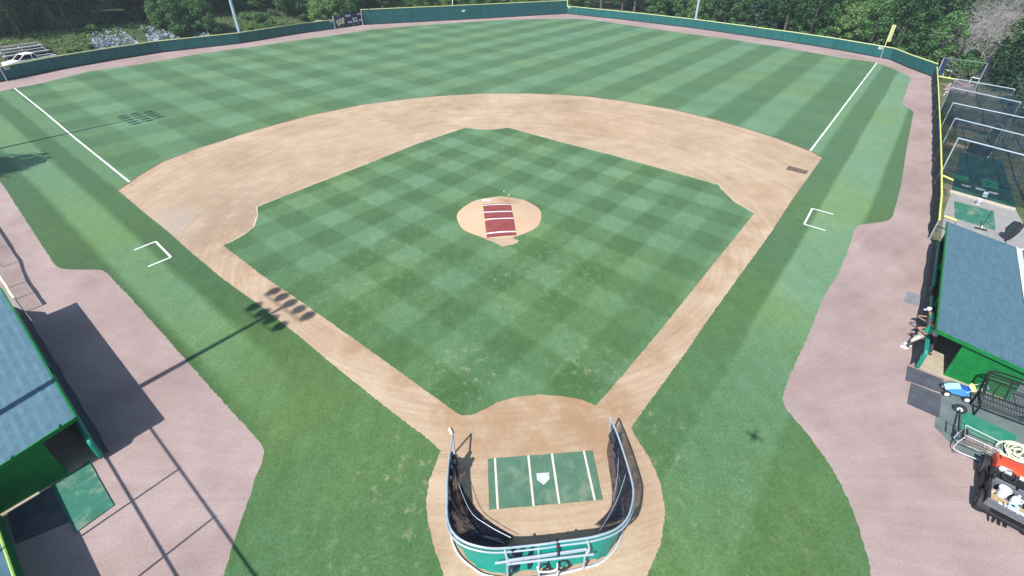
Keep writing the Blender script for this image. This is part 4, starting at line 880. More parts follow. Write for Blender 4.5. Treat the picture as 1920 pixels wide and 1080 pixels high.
a = Vector(G(1797, 806, .45)); b = Vector(G(1800, 767, .16)); wo = empty('wheel_axle', tuple(b), 'black rubber wheel on a steel axle resting against the wire cart', 'wheel'); lo = tuple(b); d_ = (b-a).normalized(); xx = d_.cross(Z).normalized(); yy = d_.cross(xx)
mb = MB(lo); mb.tube([a, b], .03, 8); mb.build('axle', M['blackmetal'], wo)
mb = MB(lo); mb.lathe(b-d_*.05, [(.10, 0), (.20, .01), (.22, .05), (.20, .09), (.10, .10)], 20, ax=(xx, yy, d_)); tw = mb.build('tyre', M['black'], wo, True)
mb = MB(lo); mb.lathe(b-d_*.06, [(.02, 0), (.095, .01), (.095, .11), (.02, .12)], 14, ax=(xx, yy, d_)); mb.build('rim', M['alu'], wo, True)
mb = MB(); pts = []
R_ = np.random.RandomState(2); c0 = Vector(G(1908, 851, .05))
for i in range(120):
    a = i*.36; r = .36+.16*math.sin(i*.21)+R_.uniform(-.03, .03); pts.append(c0+Vector((math.cos(a)*r*1.25+.12*math.sin(i*.05), math.sin(a)*r*.8+.1*math.cos(i*.07), .03+.05*(i % 9)/9+.0008*i)))
pts = [Vector(G(1846, 835, .05)), Vector(G(1850, 846, .05)), Vector(G(1870, 853, .05)), Vector(G(1890, 866, .05))]+pts
mb = MB(tuple(c0)); mb.tube(smooth_path([tuple(p) for p in pts], 2), .028, 7); tag(mb.build('hose_coil', M['hose'], smooth=True), 'loosely coiled cream hose lying on the concrete behind the utility vehicle', 'hose')

# ------------------------------------------------------------------ black steel mesh cart against the green wall
mc = empty('mesh_cart', G(1880, 790), 'black steel tube cart with mesh deck and raised mesh back against the green dugout wall', 'mesh cart'); lo = G(1880, 790)
zp = .62
FL, FR = Vector(G(1836, 757, zp)), Vector(G(1908, 784, zp)); dX = (FR-FL).normalized(); dY = Vector((-dX.y, dX.x, 0)); Wc = 2.05; FR = FL+dX*Wc
BL, BR = FL+dY*.62+Z*.10, FR+dY*.62+Z*.10; TL, TR = FL+dY*.98+Z*.86, FR+dY*.98+Z*.86
def tb(pts, r, nm, mt='blackmetal', k=4): mb = MB(lo); mb.tube(smooth_path([tuple(p) for p in pts], k) if len(pts) > 2 else pts, r, 8); return mb.build(nm, M[mt], mc, True)
for a_, b_, c_, s_ in ((FL, BL, TL, 1), (FR, BR, TR, -1)):
    tb([a_+Z*.02, a_+Z*.26-dX*.04*s_, a_*.5+c_*.5+Z*.16, c_+Z*.02], .045, 'side_tube'); tb([a_, b_, c_], .035, 'deck_side')
tb([FL, FR], .038, 'front_bar'); tb([BL, BR], .03, 'deck_bar'); tb([TL, TR], .042, 'top_bar'); tb([TL+Z*.0-dY*.02, TL+dX*.3+Z*.12+dY*.05, TR-dX*.3+Z*.12+dY*.05, TR], .035, 'top_hoop')
for t in (.36, .7): tb([BL.lerp(BR, t), TL.lerp(TR, t)], .022, 'back_slat')
for A_, B_, C_, D_, nm in ((FL, FR, BL, BR, 'deck_mesh'), (BL, BR, TL, TR, 'back_mesh')):
    mb = MB(lo)
    for j in range(25): t = j/24; mb.tube([A_.lerp(B_, t), C_.lerp(D_, t)], .008, 4)
    for j in range(1, 12): t = j/12; mb.tube([A_.lerp(C_, t), B_.lerp(D_, t)], .008, 4)
    mb.build(nm, M['blackmetal'], mc)
for p in (FL+dX*.06, FR-dX*.08): tb([p, Vector((p.x, p.y, .04))-dY*.02], .04, 'leg')
for p in (BL, BR): tb([p, Vector((p.x, p.y, .04))], .035, 'leg')
c = FR-dX*.10-dY*.12; c.z = .14; mb = MB(lo); mb.lathe(c-dX*.05, [(.06, 0), (.13, .01), (.14, .05), (.13, .09), (.06, .10)], 18, ax=(dY, Z, dX)); wl = mb.build('wheel', M['black'], mc, True)
mb = MB(lo); mb.lathe(c-dX*.06, [(.02, 0), (.06, .01), (.06, .11), (.02, .12)], 12, ax=(dY, Z, dX)); mb.build('hub', M['alu'], wl, True)
c = (FR*.82+FL*.18)+dY*.2+Z*.14; bg_ = empty('equipment_bag', tuple(c), 'black lumpy equipment bag at the right end of the mesh cart deck', 'bag'); mb = MB(tuple(c))
for k in range(7): mb.ball(c+dX*random.uniform(-.2, .2)+dY*random.uniform(-.1, .12)+Z*random.uniform(-.04, .05), random.uniform(.09, .14), 9, sc=(1.2, 1, .8))
mb.build('bag_body', M['black'], bg_, True); mb = MB(tuple(c)); mb.tube(smooth_path([c-dX*.2+Z*.08, c+Z*.24, c+dX*.2+Z*.08], 5), .015, 6); mb.build('strap', M['plastic_grey'], bg_, True)

# ------------------------------------------------------------------ utility vehicle, seen from behind and above
X = Vector((.66, -.75, 0)).normalized(); Y = Vector((-X.y, X.x, 0)); o_ = Vector(G(1820, 962)); uo = o_+X*.35+Y*.22; lo = tuple(uo)
uv_ = empty('utility_vehicle', lo, 'black and orange utility vehicle with an open bed full of tools', 'utility vehicle')
YS = .76
def up_(x, y, z): return o_+X*x+Y*(y*YS)+Z*z
A3 = (X, Y, Z)
def ub(nm, x0, x1, y0, y1, z0, z1, mt, bev=.02, taper=1):
    mb = MB(lo); mb.box(up_((x0+x1)/2, (y0+y1)/2, (z0+z1)/2), (x1-x0, (y1-y0)*YS, z1-z0), A3, 0, taper); return mb.build(nm, M[mt], uv_, bevel=bev)
WV = 1.42
ub('chassis', .12, WV-.12, .1, 2.75, .28, .48, 'blackmetal')
ub('bed_floor', .10, WV-.10, .10, 1.12, .62, .68, 'plastic_grey'); ub('bed_side', .06, .14, .06, 1.16, .62, .92, 'black'); ub('bed_side', WV-.14, WV-.06, .06, 1.16, .62, .92, 'black'); ub('bed_front', .06, WV-.06, 1.12, 1.19, .62, .96, 'plastic_grey')
tg = ub('tailgate', .06, WV-.06, .02, .09, .60, .93, 'plastic_grey', .025); ub('bumper', .20, WV-.2, -.03, .05, .34, .46, 'black')
ub('hitch', WV/2-.05, WV/2+.05, -.22, .02, .30, .36, 'blackmetal', .01); ub('tow_ball', .42, .48, -.20, -.02, .22, .36, 'blackmetal', .01)
t_ = text(None, 'Husqvarna', up_(WV/2+.08, .0, .86), X, Vector(Z*.35+Y*.94), .15, M['alu'], .004, 1.05, 'lettering', .006)
for v in t_.data.vertices: v.co = v.co - Vector(lo) + Vector((0, 0, .085)) + Y*.055
t_.parent = tg
mb = MB(lo); c = up_(.36, .055, .942); mb.tube([c+(X*math.cos(a)*.055+Y*math.sin(a)*.03) for a in np.linspace(0, 6.283, 13)[:-1]], .010, 5, closed=True); e = mb.build('emblem', M['alu'], uv_); e.parent = tg
ub('seat_base', .16, WV-.16, 1.26, 1.72, .48, .66, 'plastic_grey', .04); ub('seat_back', .16, WV*.5-.02, 1.20, 1.32, .62, 1.02, 'plastic_grey', .05); ub('seat_back', WV*.5+.02, WV-.16, 1.20, 1.32, .62, 1.02, 'plastic_grey', .05)
ub('floor_pan', .14, WV-.14, 1.7, 2.2, .42, .47, 'plastic_grey'); ub('dashboard', .12, WV-.12, 1.84, 2.02, .62, .98, 'black', .04)
mb = MB(lo); mb.extr([(a_*YS, b_) for a_, b_ in [(2.02, .55), (3.02, .50), (3.08, .80), (2.86, .98), (2.30, 1.08), (2.04, 1.06)]], up_(.16, 0, 0), Y, Z, X, WV-.32); mb.build('hood', M['orange'], uv_, bevel=.04)
ub('front_bumper', .15, WV-.15, 3.02, 3.12, .34, .60, 'black', .03)
mb = MB(lo); c = up_(.52, 1.74, 1.0); ax_ = (Y*-.55+Z*.83).normalized(); y2 = ax_.cross(X); mb.tube([c+(X*math.cos(a)+y2*math.sin(a))*.17 for a in np.linspace(0, 6.283, 19)[:-1]], .018, 7, closed=True); mb.tube([c, up_(.52, 1.92, .86)], .025, 7); mb.tube([c-X*.16, c+X*.16], .014, 6); mb.build('steering_wheel', M['black'], uv_, True)
for x in (.07, WV-.07): ub('side_panel', x-.05, x+.05, 1.2, 2.3, .34, .62, 'black', .03)
for x in (.10, WV-.10):
    mb = MB(lo); mb.tube(smooth_path([up_(x, 1.16, .7), up_(x, 1.14, 1.02), up_(x, 1.22, 1.16), up_(x, 1.34, 1.12), up_(x, 1.40, .72)], 4), .028, 8); mb.build('grab_bar', M['blackmetal'], uv_, True)
for x, sgn in ((.12, -1), (WV-.12, 1)):
    for y in (.50, 2.62):
        c = up_(x, y, .31); mb = MB(lo); mb.lathe(c-X*.14, [(.16, 0), (.29, .02), (.315, .07), (.315, .21), (.29, .26), (.16, .28)], 24, ax=(Y, Z, X)); wl = mb.build('wheel', M['black'], uv_, True)
        mb = MB(lo); mb.lathe(c-X*.15, [(.03, 0), (.15, .02), (.16, .28), (.03, .30)], 16, ax=(Y, Z, X)); mb.build('rim', M['plastic_grey'], wl, True)
        mb = MB(lo); rows = [[c+X*k+(Y*math.cos(a)+Z*math.sin(a))*.40 for a in np.linspace(.25, math.pi-.25, 12)] for k in (-.16, -.12, .12, .16)]; mb.sheet(rows); mb.build('fender', M['black'], uv_, True)
mb = MB(lo); mb.box(up_(.25, 2.58, 1.03), (.03, .18, .05), A3); mb.box(up_(.9, 2.58, 1.03), (.03, .18, .05), A3); mb.build('hood_trim', M['black'], uv_)
# load in the bed
def thing1(nm, c, label, cat, parts):
    r = empty(nm, tuple(c), label, cat)
    for pn, fn, mt in parts: mb = MB(tuple(c)); fn(mb); mb.build(pn, M[mt], r, True)
    return r
c = up_(.42, .80, .69); c1 = c
thing1('bucket', c, 'white plastic bucket standing in the vehicle bed', 'bucket', [('shell', lambda m: (m.lathe(c1, [(.115, 0), (.15, .34), (.16, .345), (.16, .37), (.14, .37), (.135, .34), (.105, .06), (.005, .06)], 20)), 'white'), ('handle', lambda m: m.tube([c1+X*.16*math.cos(a)+Y*.05+Z*(.34-.12*math.sin(a)) for a in np.linspace(0, math.pi, 11)], .006, 5), 'alu')])
c = up_(.73, .72, .69); c2_ = c
thing1('jug', c, 'white plastic jug beside the bucket in the vehicle bed', 'jug', [('body', lambda m: m.lathe(c2_, [(.09, 0), (.11, .02), (.11, .25), (.08, .32), (.035, .36), (.035, .40)], 16), 'white'), ('cap', lambda m: m.cyl(c2_+Z*.40, .04, .035, 12), 'alu'), ('handle', lambda m: m.tube(smooth_path([c2_+X*.09+Z*.32, c2_+X*.15+Z*.28, c2_+X*.14+Z*.16, c2_+X*.10+Z*.12], 4), .018, 6), 'white')])
c = up_(.66, .36, .70); mb = MB(tuple(c)); mb.box(up_(.70, .50, .76), (1.12, .05, .14), A3); mb.box(up_(.70, .22, .76), (1.12, .05, .14), A3); mb.box(up_(.70, .36, .70), (1.12, .25, .03), A3)
for x in (.16, .5, .86, 1.22): mb.box(up_(x, .36, .755), (.03, .25, .11), A3)
tag(mb.build('plank_tray', M['wood'], bevel=.006), 'long wooden plank tray lying across the vehicle bed near the tailgate', 'tray')
c = up_(.70, .36, .78); thing1('tool_case', c, 'pale blue and white tool case in the wooden tray', 'case', [('case_body', lambda m: m.box(up_(.70, .36, .80), (.24, .20, .15), A3), 'pale_blue'), ('dark_insert', lambda m: m.box(up_(.68, .36, .882), (.08, .07, .012), A3), 'black')])
c = up_(.24, .70, .70); mb = MB(tuple(c)); R_ = random.Random(4)
for k in range(9): mb.ball(c+X*R_.uniform(-.07, .07)+Y*R_.uniform(-.16, .2)+Z*R_.uniform(0, .08), R_.uniform(.04, .08), 7)
tag(mb.build('rag_pile', simple('cloth_rags', (.52, .45, .34), .9, 0, .5, 9), smooth=True), 'crumpled beige rags in the left corner of the vehicle bed', 'rags')
c = up_(.42, 1.93, 1.0); mb = MB(tuple(c)); mb.box(up_(.40, 1.93, 1.03), (.30, .17, .10), A3); mb.tube([up_(.22, 1.86, 1.03), up_(.34, 1.98, 1.12)], .02, 6); tag(mb.build('radio_box', M['alu'], bevel=.012), 'small silver box on the vehicle dashboard', 'box')
c = up_(.88, 1.93, 1.0); mb = MB(tuple(c)); mb.box(up_(.88, 1.93, 1.015), (.26, .12, .06), A3); tag(mb.build('paper_pad', M['white'], bevel=.006), 'white paper pad on the vehicle dashboard', 'pad')
c = up_(1.1, .78, .70); mb = MB(tuple(c))
for k in range(5): mb.tube([up_(.98+.05*k, .56+.03*k, .72), up_(1.02+.06*k, 1.06, .76+.02*k)], .016, 6)
tag(mb.build('tool_bundle', M['black']), 'bundle of dark hand tools along the right of the vehicle bed', 'tools')
# ------------------------------------------------------------------ bullpen and batting tunnel on the right
bz = [RFN[-1], RFN[-2], RFN[-4], RFN[-6], (48.9, 37.9), (57.5, 47.3), (64, 46), (58, 30), (46, 14), (34, 4), (25, 9)]
mb = MB(); mb.prism(bz, 0, .010, top_only=True)
q = N('bullpen_earth'); a = q.noise(.35, 5, .65); b = q.noise(3, 5, .7); f = q.m('MULTIPLY_ADD', b, .4, q.m('MULTIPLY', a, .6))
q.col(q.ramp(f, [(.32, (.045, .08, .035)), (.46, (.09, .12, .055)), (.56, (.17, .15, .10)), (.7, (.25, .20, .15))])); q.bump(b, .5, .05); q.set(.95, 0, .15); tag(mb.build('bullpen_ground', q.mat), kind='structure')
mb = MB(); mb.prism([G2(*p) for p in ((1764, 446), (1770, 398), (1783, 360), (1905, 395), (1925, 432), (1930, 470), (1890, 470))], 0, .022, top_only=True); tag(mb.build('concrete_slab', M['concrete']), kind='structure')
mb = MB(); mb.prism([G2(*p) for p in ((1784, 357), (1792, 318), (1800, 285), (1878, 300), (1907, 393))], 0, .018, top_only=True); tag(mb.build('tunnel_turf', M['turf_dark']), kind='structure')
for nm, px in (('bullpen_clay', ((1798, 226), (1866, 237), (1862, 250), (1790, 236))), ('bullpen_clay', ((1790, 150), (1828, 158), (1832, 182), (1768, 168))), ('bullpen_clay', ((1775, 266), (1862, 284), (1862, 290), (1775, 272)))):
    mb = MB(); mb.prism(dens([G2(*p) for p in px], .5, .12), 0, .020, top_only=True); tag(mb.build(nm, M['track'] if px[0][0] == 1790 else M['dirt']), kind='structure')
for px, lab in ((((1790, 326), (1817, 331), (1812, 341), (1784, 335)), 'bright green turf mat at the left in front of the batting tunnel plates'), (((1838, 336), (1869, 342), (1872, 357), (1842, 349)), 'bright green turf mat at the right in front of the batting tunnel plates')):
    quad_mat('turf_mat', px, .02, .02, simple('vivid_turf', (.02, .20, .09), .9, 0, .25, 3), lab, 'turf mat')
quad_mat('turf_mat', [(1789, 378), (1863, 397), (1866, 433), (1790, 410)], .024, .02, M['turf_worn'], 'large worn green turf rectangle on the concrete slab behind the right dugout', 'turf mat')
for i, (x, y) in enumerate(((1811, 349), (1838, 355.5), (1862, 362.5))):
    c = Vector(G(x, y, .02)); mb = MB(tuple(c)); d_ = Vector((1, -1, 0)).normalized(); e_ = Vector((1, 1, 0)).normalized()
    mb.extr([(-.28, .14), (.28, .14), (.28, -.04), (0, -.20), (-.28, -.04)], c, d_, e_, Z, .05); tag(mb.build('practice_plate', M['plate_w'], bevel=.01), ['pale practice home plate on the dark turf, leftmost of three in the tunnel', 'pale practice home plate in the middle of three in the tunnel', 'pale practice home plate, rightmost of three in the tunnel'][i], 'home plate', 'practice plates in the tunnel')
A_, B_ = Vector(G(1781, 358, .08)), Vector(G(1904, 393, .08)); d_ = (B_-A_).normalized(); mb = MB(tuple(A_)); mb.box((A_+B_)/2, ((B_-A_).length, .22, .16), (d_, Vector((-d_.y, d_.x, 0)), Z)); tag(mb.build('timber_beam', simple('sun_bleached_timber', (.50, .44, .36), .85, 0, .2), bevel=.012), 'long bleached timber beam edging the tunnel turf at the concrete slab', 'beam')
# pipe portals with netting between them
tn = empty('batting_tunnel', G(1830, 250), 'long netted batting tunnel of five silver pipe portals beside the bullpen fence', 'batting tunnel'); to = G(1830, 250)
ZT = 3.4
Ls = [Vector(G(*p, ZT)) for p in ((1797, 259), (1791, 222), (1787, 193), (1783, 164), (1790, 147.5))]; Rv = [Vector(G(*p, ZT)) for p in ((1920, 291), (1920, 254), (1920, 221), (1914, 192), (1903, 167.5))]
Rs = []
for i, (a, b) in enumerate(zip(Ls, Rv)): d_ = (b-a).normalized(); Rs.append(b if i > 2 else a+d_*5.4)
for a, b in zip(Ls, Rs):
    fr_ = MB(to); fr_.tube([(a.x, a.y, 0), a-Z*.06, a, a+(b-a).normalized()*.06, b, b-Z*.06, (b.x, b.y, 0)], .045, 8); fr_.build('portal_frame', M['pole'], tn)
def netsheet(A_, B_, zA0, zA1, nm, sag=0, n=16, m_=8):
    rows = []
    for r in range(m_):
        k = r/(m_-1); rows.append([A_.lerp(B_, j/(n-1))*1.0+Vector((0, 0, -ZT+zA0+(zA1-zA0)*k)) + Vector((random.uniform(-.05, .05), random.uniform(-.05, .05), 0)) for j in range(n)])
    mb = MB(to); mb.sheet(rows); o = mb.build(nm, M['net_thin'], tn); uv_sheet(o, m_, n, (B_-A_).length, abs(zA1-zA0)); return o
for i in range(4):
    netsheet(Ls[i], Ls[i+1], .05, ZT-.1, 'side_net'); netsheet(Rs[i], Rs[i+1], .05, ZT-.1, 'side_net')
    rows = []
    for r in range(9):
        k = r/8; rows.append([Ls[i].lerp(Ls[i+1], k).lerp(Rs[i].lerp(Rs[i+1], k), j/11)-Z*(.12+.30*math.sin(math.pi*k)*(.4+math.sin(math.pi*j/11))) for j in range(12)])
    mb = MB(to); mb.sheet(rows); o = mb.build('roof_net', M['net_thin'], tn); uv_sheet(o, 9, 12, 5.4, 6)
netsheet(Ls[3], Rs[3], .05, ZT-.1, 'end_net'); netsheet(Ls[0], Rs[0], .05, ZT-.1, 'front_net')
# draped ropes of gathered net
for k, t in enumerate((.42, .78)):
    pts = [Ls[i].lerp(Rs[i], t)-Z*(.2+.25*(i % 2)) for i in range(5)]; mb = MB(to); mb.tube(smooth_path([tuple(p) for p in pts], 5), .035, 5); mb.build('gathered_net', M['screen'], tn)
# tall net frame at the corner and a hanging folded net
nf = empty('corner_net', G(1749, 156), 'tall pipe frame with dark blue folded net at the corner of the right field wall', 'net frame'); no = G(1749, 156); a0_ = Vector(G(1749, 156)); a1_ = Vector(G(1760, 104, 0))
h0 = 3.1; tpt = Vector((a0_.x, a0_.y, h0)); e1 = Vector(G(1852, 119, h0))
mb = MB(no); mb.tube([a0_, tpt], .05, 8); mb.tube([tpt, e1], .022, 6); mb.tube([e1, (e1.x, e1.y, 0)], .04, 8); mb.build('frame', M['galv'], nf)
mb = MB(no); dd = (e1-tpt).normalized(); rows = [[tpt+dd*(.02+.10*j)+Vector((.08*math.sin(j*1.7+r), .08*math.cos(j*2.1), -r*.42)) for j in range(6)] for r in range(7)]; mb.sheet(rows); mb.build('folded_net', simple('navy_net', (.02, .05, .11), .9, 0, .3, 4), nf, True)
c = Vector(G(1836, 152)); hn = empty('hanging_net', tuple(c), 'dark blue net hanging in a pointed tent shape below the conifers', 'net'); mb = MB(tuple(c)); rows = []
for r in range(8):
    k = r/7; w_ = .08+2.3*k**1.3; rows.append([c+Vector((1, -.6, 0)).normalized()*((j/9-.45)*w_)+Vector((.1*math.sin(j*2), .12*math.cos(j*3+r), 3.0*(1-k)+.05)) for j in range(10)])
mb.sheet(rows); mb.build('net_cloth', M['screen'], hn, True); mb = MB(tuple(c)); mb.tube([c, c+Z*3.1], .04, 8); mb.build('pole', M['blackmetal'], hn)
# small things in the bullpen
def yb(px0, px1, z, lab):
    a, b = Vector(G(*px0, z)), Vector(G(*px1, z)); mb = MB(tuple(a)); mb.tube([a, b], .07, 8); mb.tube([a-Z*.02, Vector((a.x, a.y, 0))], .022, 6, 1); mb.tube([b-Z*.02, Vector((b.x, b.y, 0))], .022, 6, 1); tag(mb.build('gate_bar', [M['yellow'], M['plastic_grey']], smooth=True), lab, 'gate bar', 'yellow capped gates along the bullpen fence')
yb((1768, 329.5), (1787, 338), 1.2, 'yellow capped gate bar at the near end of the batting tunnel'); yb((1771, 405.5), (1794, 413.5), 1.2, 'yellow capped gate bar touching the far corner of the dugout roof'); yb((1760, 143), (1797, 149.5), 1.2, 'yellow capped gate bar at the far end of the bullpen')
c = Vector(G(1833, 383)); thing1('bucket', c, 'small white ball bucket on the slab in front of the timber beam', 'bucket', [('shell', lambda m: m.lathe(c, [(.13, 0), (.16, .36), (.17, .37), (.17, .40), (.15, .40), (.13, .08), (.005, .08)], 16), 'white'), ('band', lambda m: m.lathe(c, [(.155, .12), (.163, .125), (.166, .2), (.15, .205)], 16), 'lilac')])
c = Vector(G(1843, 374)); ch_ = empty('chair', tuple(c), 'small grey folding chair tipped on the timber beam beside the ball bucket', 'chair'); d_ = Vector((1, -1, 0)).normalized(); e_ = Vector((1, 1, 0)).normalized(); ez_ = (Z*.8+e_*.6).normalized()
mb = MB(tuple(c)); mb.box(c+Z*.42, (.42, .40, .03), (d_, e_, Z)); mb.build('seat', M['galv'], ch_, bevel=.01); mb = MB(tuple(c)); mb.box(c+Z*.68+e_*.28, (.42, .03, .34), (d_, e_, Z)); mb.build('backrest', M['galv'], ch_, bevel=.01)
for sx_ in (-.19, .19):
    mb = MB(tuple(c)); mb.tube([c+d_*sx_-e_*.2, c+d_*sx_+e_*.28+Z*.84], .014, 6); mb.build('leg', M['galv'], ch_); mb = MB(tuple(c)); mb.tube([c+d_*sx_+e_*.24, c+d_*sx_-e_*.16+Z*.42], .014, 6); mb.build('leg', M['galv'], ch_)
c = Vector(G(1838, 431)); rk = empty('push_broom', tuple(c), 'black push broom with white ferrule on the worn turf by the dugout roof', 'broom'); mb = MB(tuple(c)); mb.box(c+Z*.06, (.62, .10, .10), (d_, e_, Z)); mb.build('broom_head', M['black'], rk, bevel=.01)
mb = MB(tuple(c)); mb.tube([c+Z*.12, c+Z*.28+e_*.06], .035, 8); mb.build('ferrule', M['white'], rk); mb = MB(tuple(c)); mb.tube([c+Z*.28+e_*.06, c+Z*1.25+e_*.42+d_*.10], .022, 8); mb.build('handle', M['black'], rk)
c = Vector(G(1882, 452)); hs = empty('net_screen', tuple(c), 'black hexagonal catch net screen folded on a pole behind the right dugout', 'net screen'); ce = c+Z*.8
hx = [ce+(d_*.1+e_*.1)+(d_*math.cos(a)*.32+Z*math.sin(a)*.62) for a in np.linspace(0, 6.283, 7)[:-1]]
mb = MB(tuple(c)); mb.tube(hx, .03, 6, closed=True); mb.build('frame', M['blackmetal'], hs); mb = MB(tuple(c)); mb.add(hx, [tuple(range(6))]); o = mb.build('net', M['screen'], hs)
mb = MB(tuple(c)); mb.tube([c+d_*.05, c+Z*.9+d_*.3, c+Z*1.7+e_*1.3+d_*.9], [.05, .11, .05], 8); mb.build('folded_cover', M['black'], hs, True); mb = MB(tuple(c)); mb.tube([c+d_*.2-e_*1.0, c+d_*.05, c+Z*.2], .035, 6); mb.build('foot', M['blackmetal'], hs)
ch_.scale = (.62, .62, .62)
# portable throwing screens on the tunnel turf
for px, lab in (((1811, 1852, 285, 295), 'low black throwing screen lying on the dark tunnel turf'), ):
    a, b = Vector(G(px[0], px[2])), Vector(G(px[1], px[3])); ls = empty('throwing_screen', tuple(a), lab, 'screen'); mb = MB(tuple(a)); t1, t2 = a+Z*.9, b+Z*.9; mb.tube([a, t1, t2, b], .03, 6, closed=True); mb.build('frame', M['blackmetal'], ls)
    mb = MB(tuple(a)); mb.add([a, b, t2, t1], [(0, 1, 2, 3)]); mb.build('net', M['screen'], ls); mb = MB(tuple(a))
    for p in (a, b): mb.box(p+Z*.04, (.5, .06, .06), (e_, d_, Z))
    mb.build('foot', M['white'], ls)
a, b = Vector(G(1846, 266)), Vector(G(1863, 273)); ls = empty('throwing_screen', tuple(a), 'silver pipe throwing screen with rounded top in the middle of the tunnel', 'screen'); mb = MB(tuple(a)); mb.tube(smooth_path([tuple(p) for p in (a, a+Z*1.5, a+Z*1.75+(b-a)*.15, b+Z*1.75-(b-a)*.15, b+Z*1.5, b)], 3), .03, 6); mb.build('frame', M['galv'], ls); mb = MB(tuple(a)); mb.add([a, b, b+Z*1.7, a+Z*1.7], [(0, 1, 2, 3)]); o = mb.build('net', M['net_thin'], ls); uv_sheet(o, 2, 2, 1, 1)
for i, (p0, p1, z) in enumerate((((1773, 130.5), (1785, 133.5), .9), ((1823, 144.5), (1837, 148), .9), ((1773, 172), (1778, 173), .5))):
    a, b = Vector(G(*p0, z)), Vector(G(*p1, z)); mb = MB(tuple(a)); mb.box((a+b)/2, ((b-a).length, .3, .05), ((b-a).normalized(), Vector((-(b-a).y, (b-a).x, 0)).normalized(), Z))
    for p in (a, b): mb.tube([p, (p.x, p.y, 0)], .04, 6)
    tag(mb.build('bench', M['white'], bevel=.01), ['white bench in the scrub behind the far bullpen gate', 'white bench beside the pointed dark net', 'short white bench on the bullpen grass by the fence'][i], 'bench')
# aluminium rack behind the dugout roof
c = Vector(G(1918, 520)); br = empty('bleacher', tuple(c), 'small aluminium bleacher behind the right dugout roof at the picture edge', 'bleacher'); bo = tuple(c); a, b = Vector(G(1907, 467, .9)), Vector(G(1922, 570, .9)); d2 = (b-a).normalized(); n2 = Vector((-d2.y, d2.x, 0)); n2 = n2 if n2.x > 0 else -n2
for k in range(4):
    mb = MB(bo); mb.box((a+b)/2+n2*(.1+.42*k)-Z*(.0-.14*k), ((b-a).length, .22, .05), (d2, n2, Z)); mb.build('seat_plank', M['alu'], br, bevel=.01)
for t in (0, .33, .66, 1):
    p = a.lerp(b, t); mb = MB(bo); mb.tube([p, p+n2*1.5+Z*.5], .03, 6); mb.tube([p, (p.x, p.y, 0)], .03, 6); q_ = p+n2*1.5; mb.tube([q_+Z*.5, (q_.x, q_.y, 0)], .03, 6); mb.build('frame', M['alu'], br)
mb = MB(bo); mb.tube([a-n2*.05+Z*.1, b-n2*.05+Z*.1], .035, 6); mb.build('rail', M['white'], br)

# ------------------------------------------------------------------ behind the left-field wall: service road, bank, truck, bleacher, riprap
A0, B0 = np.array(G2(9, 152.5)), np.array(G2(628, 54.5))
dW = (B0-A0)/np.hypot(*(B0-A0)); nW = np.array([-dW[1], dW[0]])
lfp = np.array([p for p in LFW[1:]])
def off_wall(px, d, pts):
    best = None
    ext = [np.array(pts[0])+(np.array(pts[0])-np.array(pts[1]))*1.5]+[np.array(p) for p in pts]+[np.array(pts[-1])+(np.array(pts[-1])-np.array(pts[-2]))*1.5]
    for i in range(len(ext)-1):
        a, b = ext[i], ext[i+1]; dd = (b-a)/np.hypot(*(b-a)); n = np.array([-dd[1], dd[0]])
        for k in np.linspace(0, 1, 40):
            p = a+(b-a)*k+n*d; v = np.array([*p, 0.5])-CAM; e = abs(PPX+FPX*(v@RT)/(v@FW)-px)
            if best is None or e < best[0]: best = (e, p, dd, n)
    return best[1], best[2], best[3]
def beyond(px, d):
    """point d metres beyond the left-field wall, in the direction of a pixel column"""
    return off_wall(px, d, LFW[1:])
rows = [[], []]
for px in range(-60, 640, 20):
    p, dd, n = beyond(px, .2); 
    for k, d in enumerate((0, 4.6)): r = p+n*d; rows[k].append((*r, terr(*r)+.035))
mb = MB(); mb.sheet(rows); q = N('service_road'); a = q.noise(.6, 5, .6); q.col(q.ramp(a, [(.35, (.07, .12, .08)), (.55, (.13, .17, .14)), (.7, (.19, .20, .19))])); q.set(.95, 0, .1); tag(mb.build('service_road', q.mat), kind='structure')
# pickup truck, hood to the left
p, dd, n = beyond(58, 5.2); tX = Vector((*dd, 0)); tY = Vector((*n, 0)); pc = Vector((*p, 0)); tk = empty('pickup_truck', tuple(pc), 'white pickup truck with dark bed parked behind the left field wall', 'pickup truck'); lo = tuple(pc)
def tp_(x, y, z): return pc+tX*x+tY*y+Z*z
T3 = (tX, tY, Z)
mb = MB(lo); mb.extr([(-2.75, .45), (-2.7, .95), (-1.35, 1.12), (-1.15, 1.14), (.75, 1.14), (.8, .62), (.8, .40), (-2.3, .38)], tp_(0, -.92, 0), tX, Z, tY, 1.84); mb.build('body', M['white'], tk, bevel=.06)
mb = MB(lo); mb.extr([(-1.45, 1.10), (-.62, 1.66), (.48, 1.68), (.78, 1.12)], tp_(0, -.80, 0), tX, Z, tY, 1.60); cb_ = mb.build('cab', M['glass'], tk, bevel=.04)
mb = MB(lo); mb.extr([(-.66, 1.64), (-.6, 1.76), (.44, 1.78), (.52, 1.66)], tp_(0, -.80, 0), tX, Z, tY, 1.60); mb.build('roof', M['white'], tk, bevel=.04)
for y in (-.82, .80):
    for x0, x1 in (((-1.42, 1.1), (-.62, 1.68)), ((.10, 1.1), (.12, 1.68)), ((.78, 1.1), (.5, 1.68))): mb = MB(lo); mb.tube([tp_(x0[0], y, x0[1]), tp_(x1[0], y, x1[1])], .05, 6); mb.build('pillar', M['white'], tk)
mb = MB(lo); mb.box(tp_(1.75, 0, .66), (1.95, 1.5, .08), T3); mb.build('bed_floor', M['black'], tk); mb = MB(lo); mb.box(tp_(1.75, 0, 1.10), (1.9, 1.62, .06), T3); mb.build('bed_cover', M['black'], tk, bevel=.02)
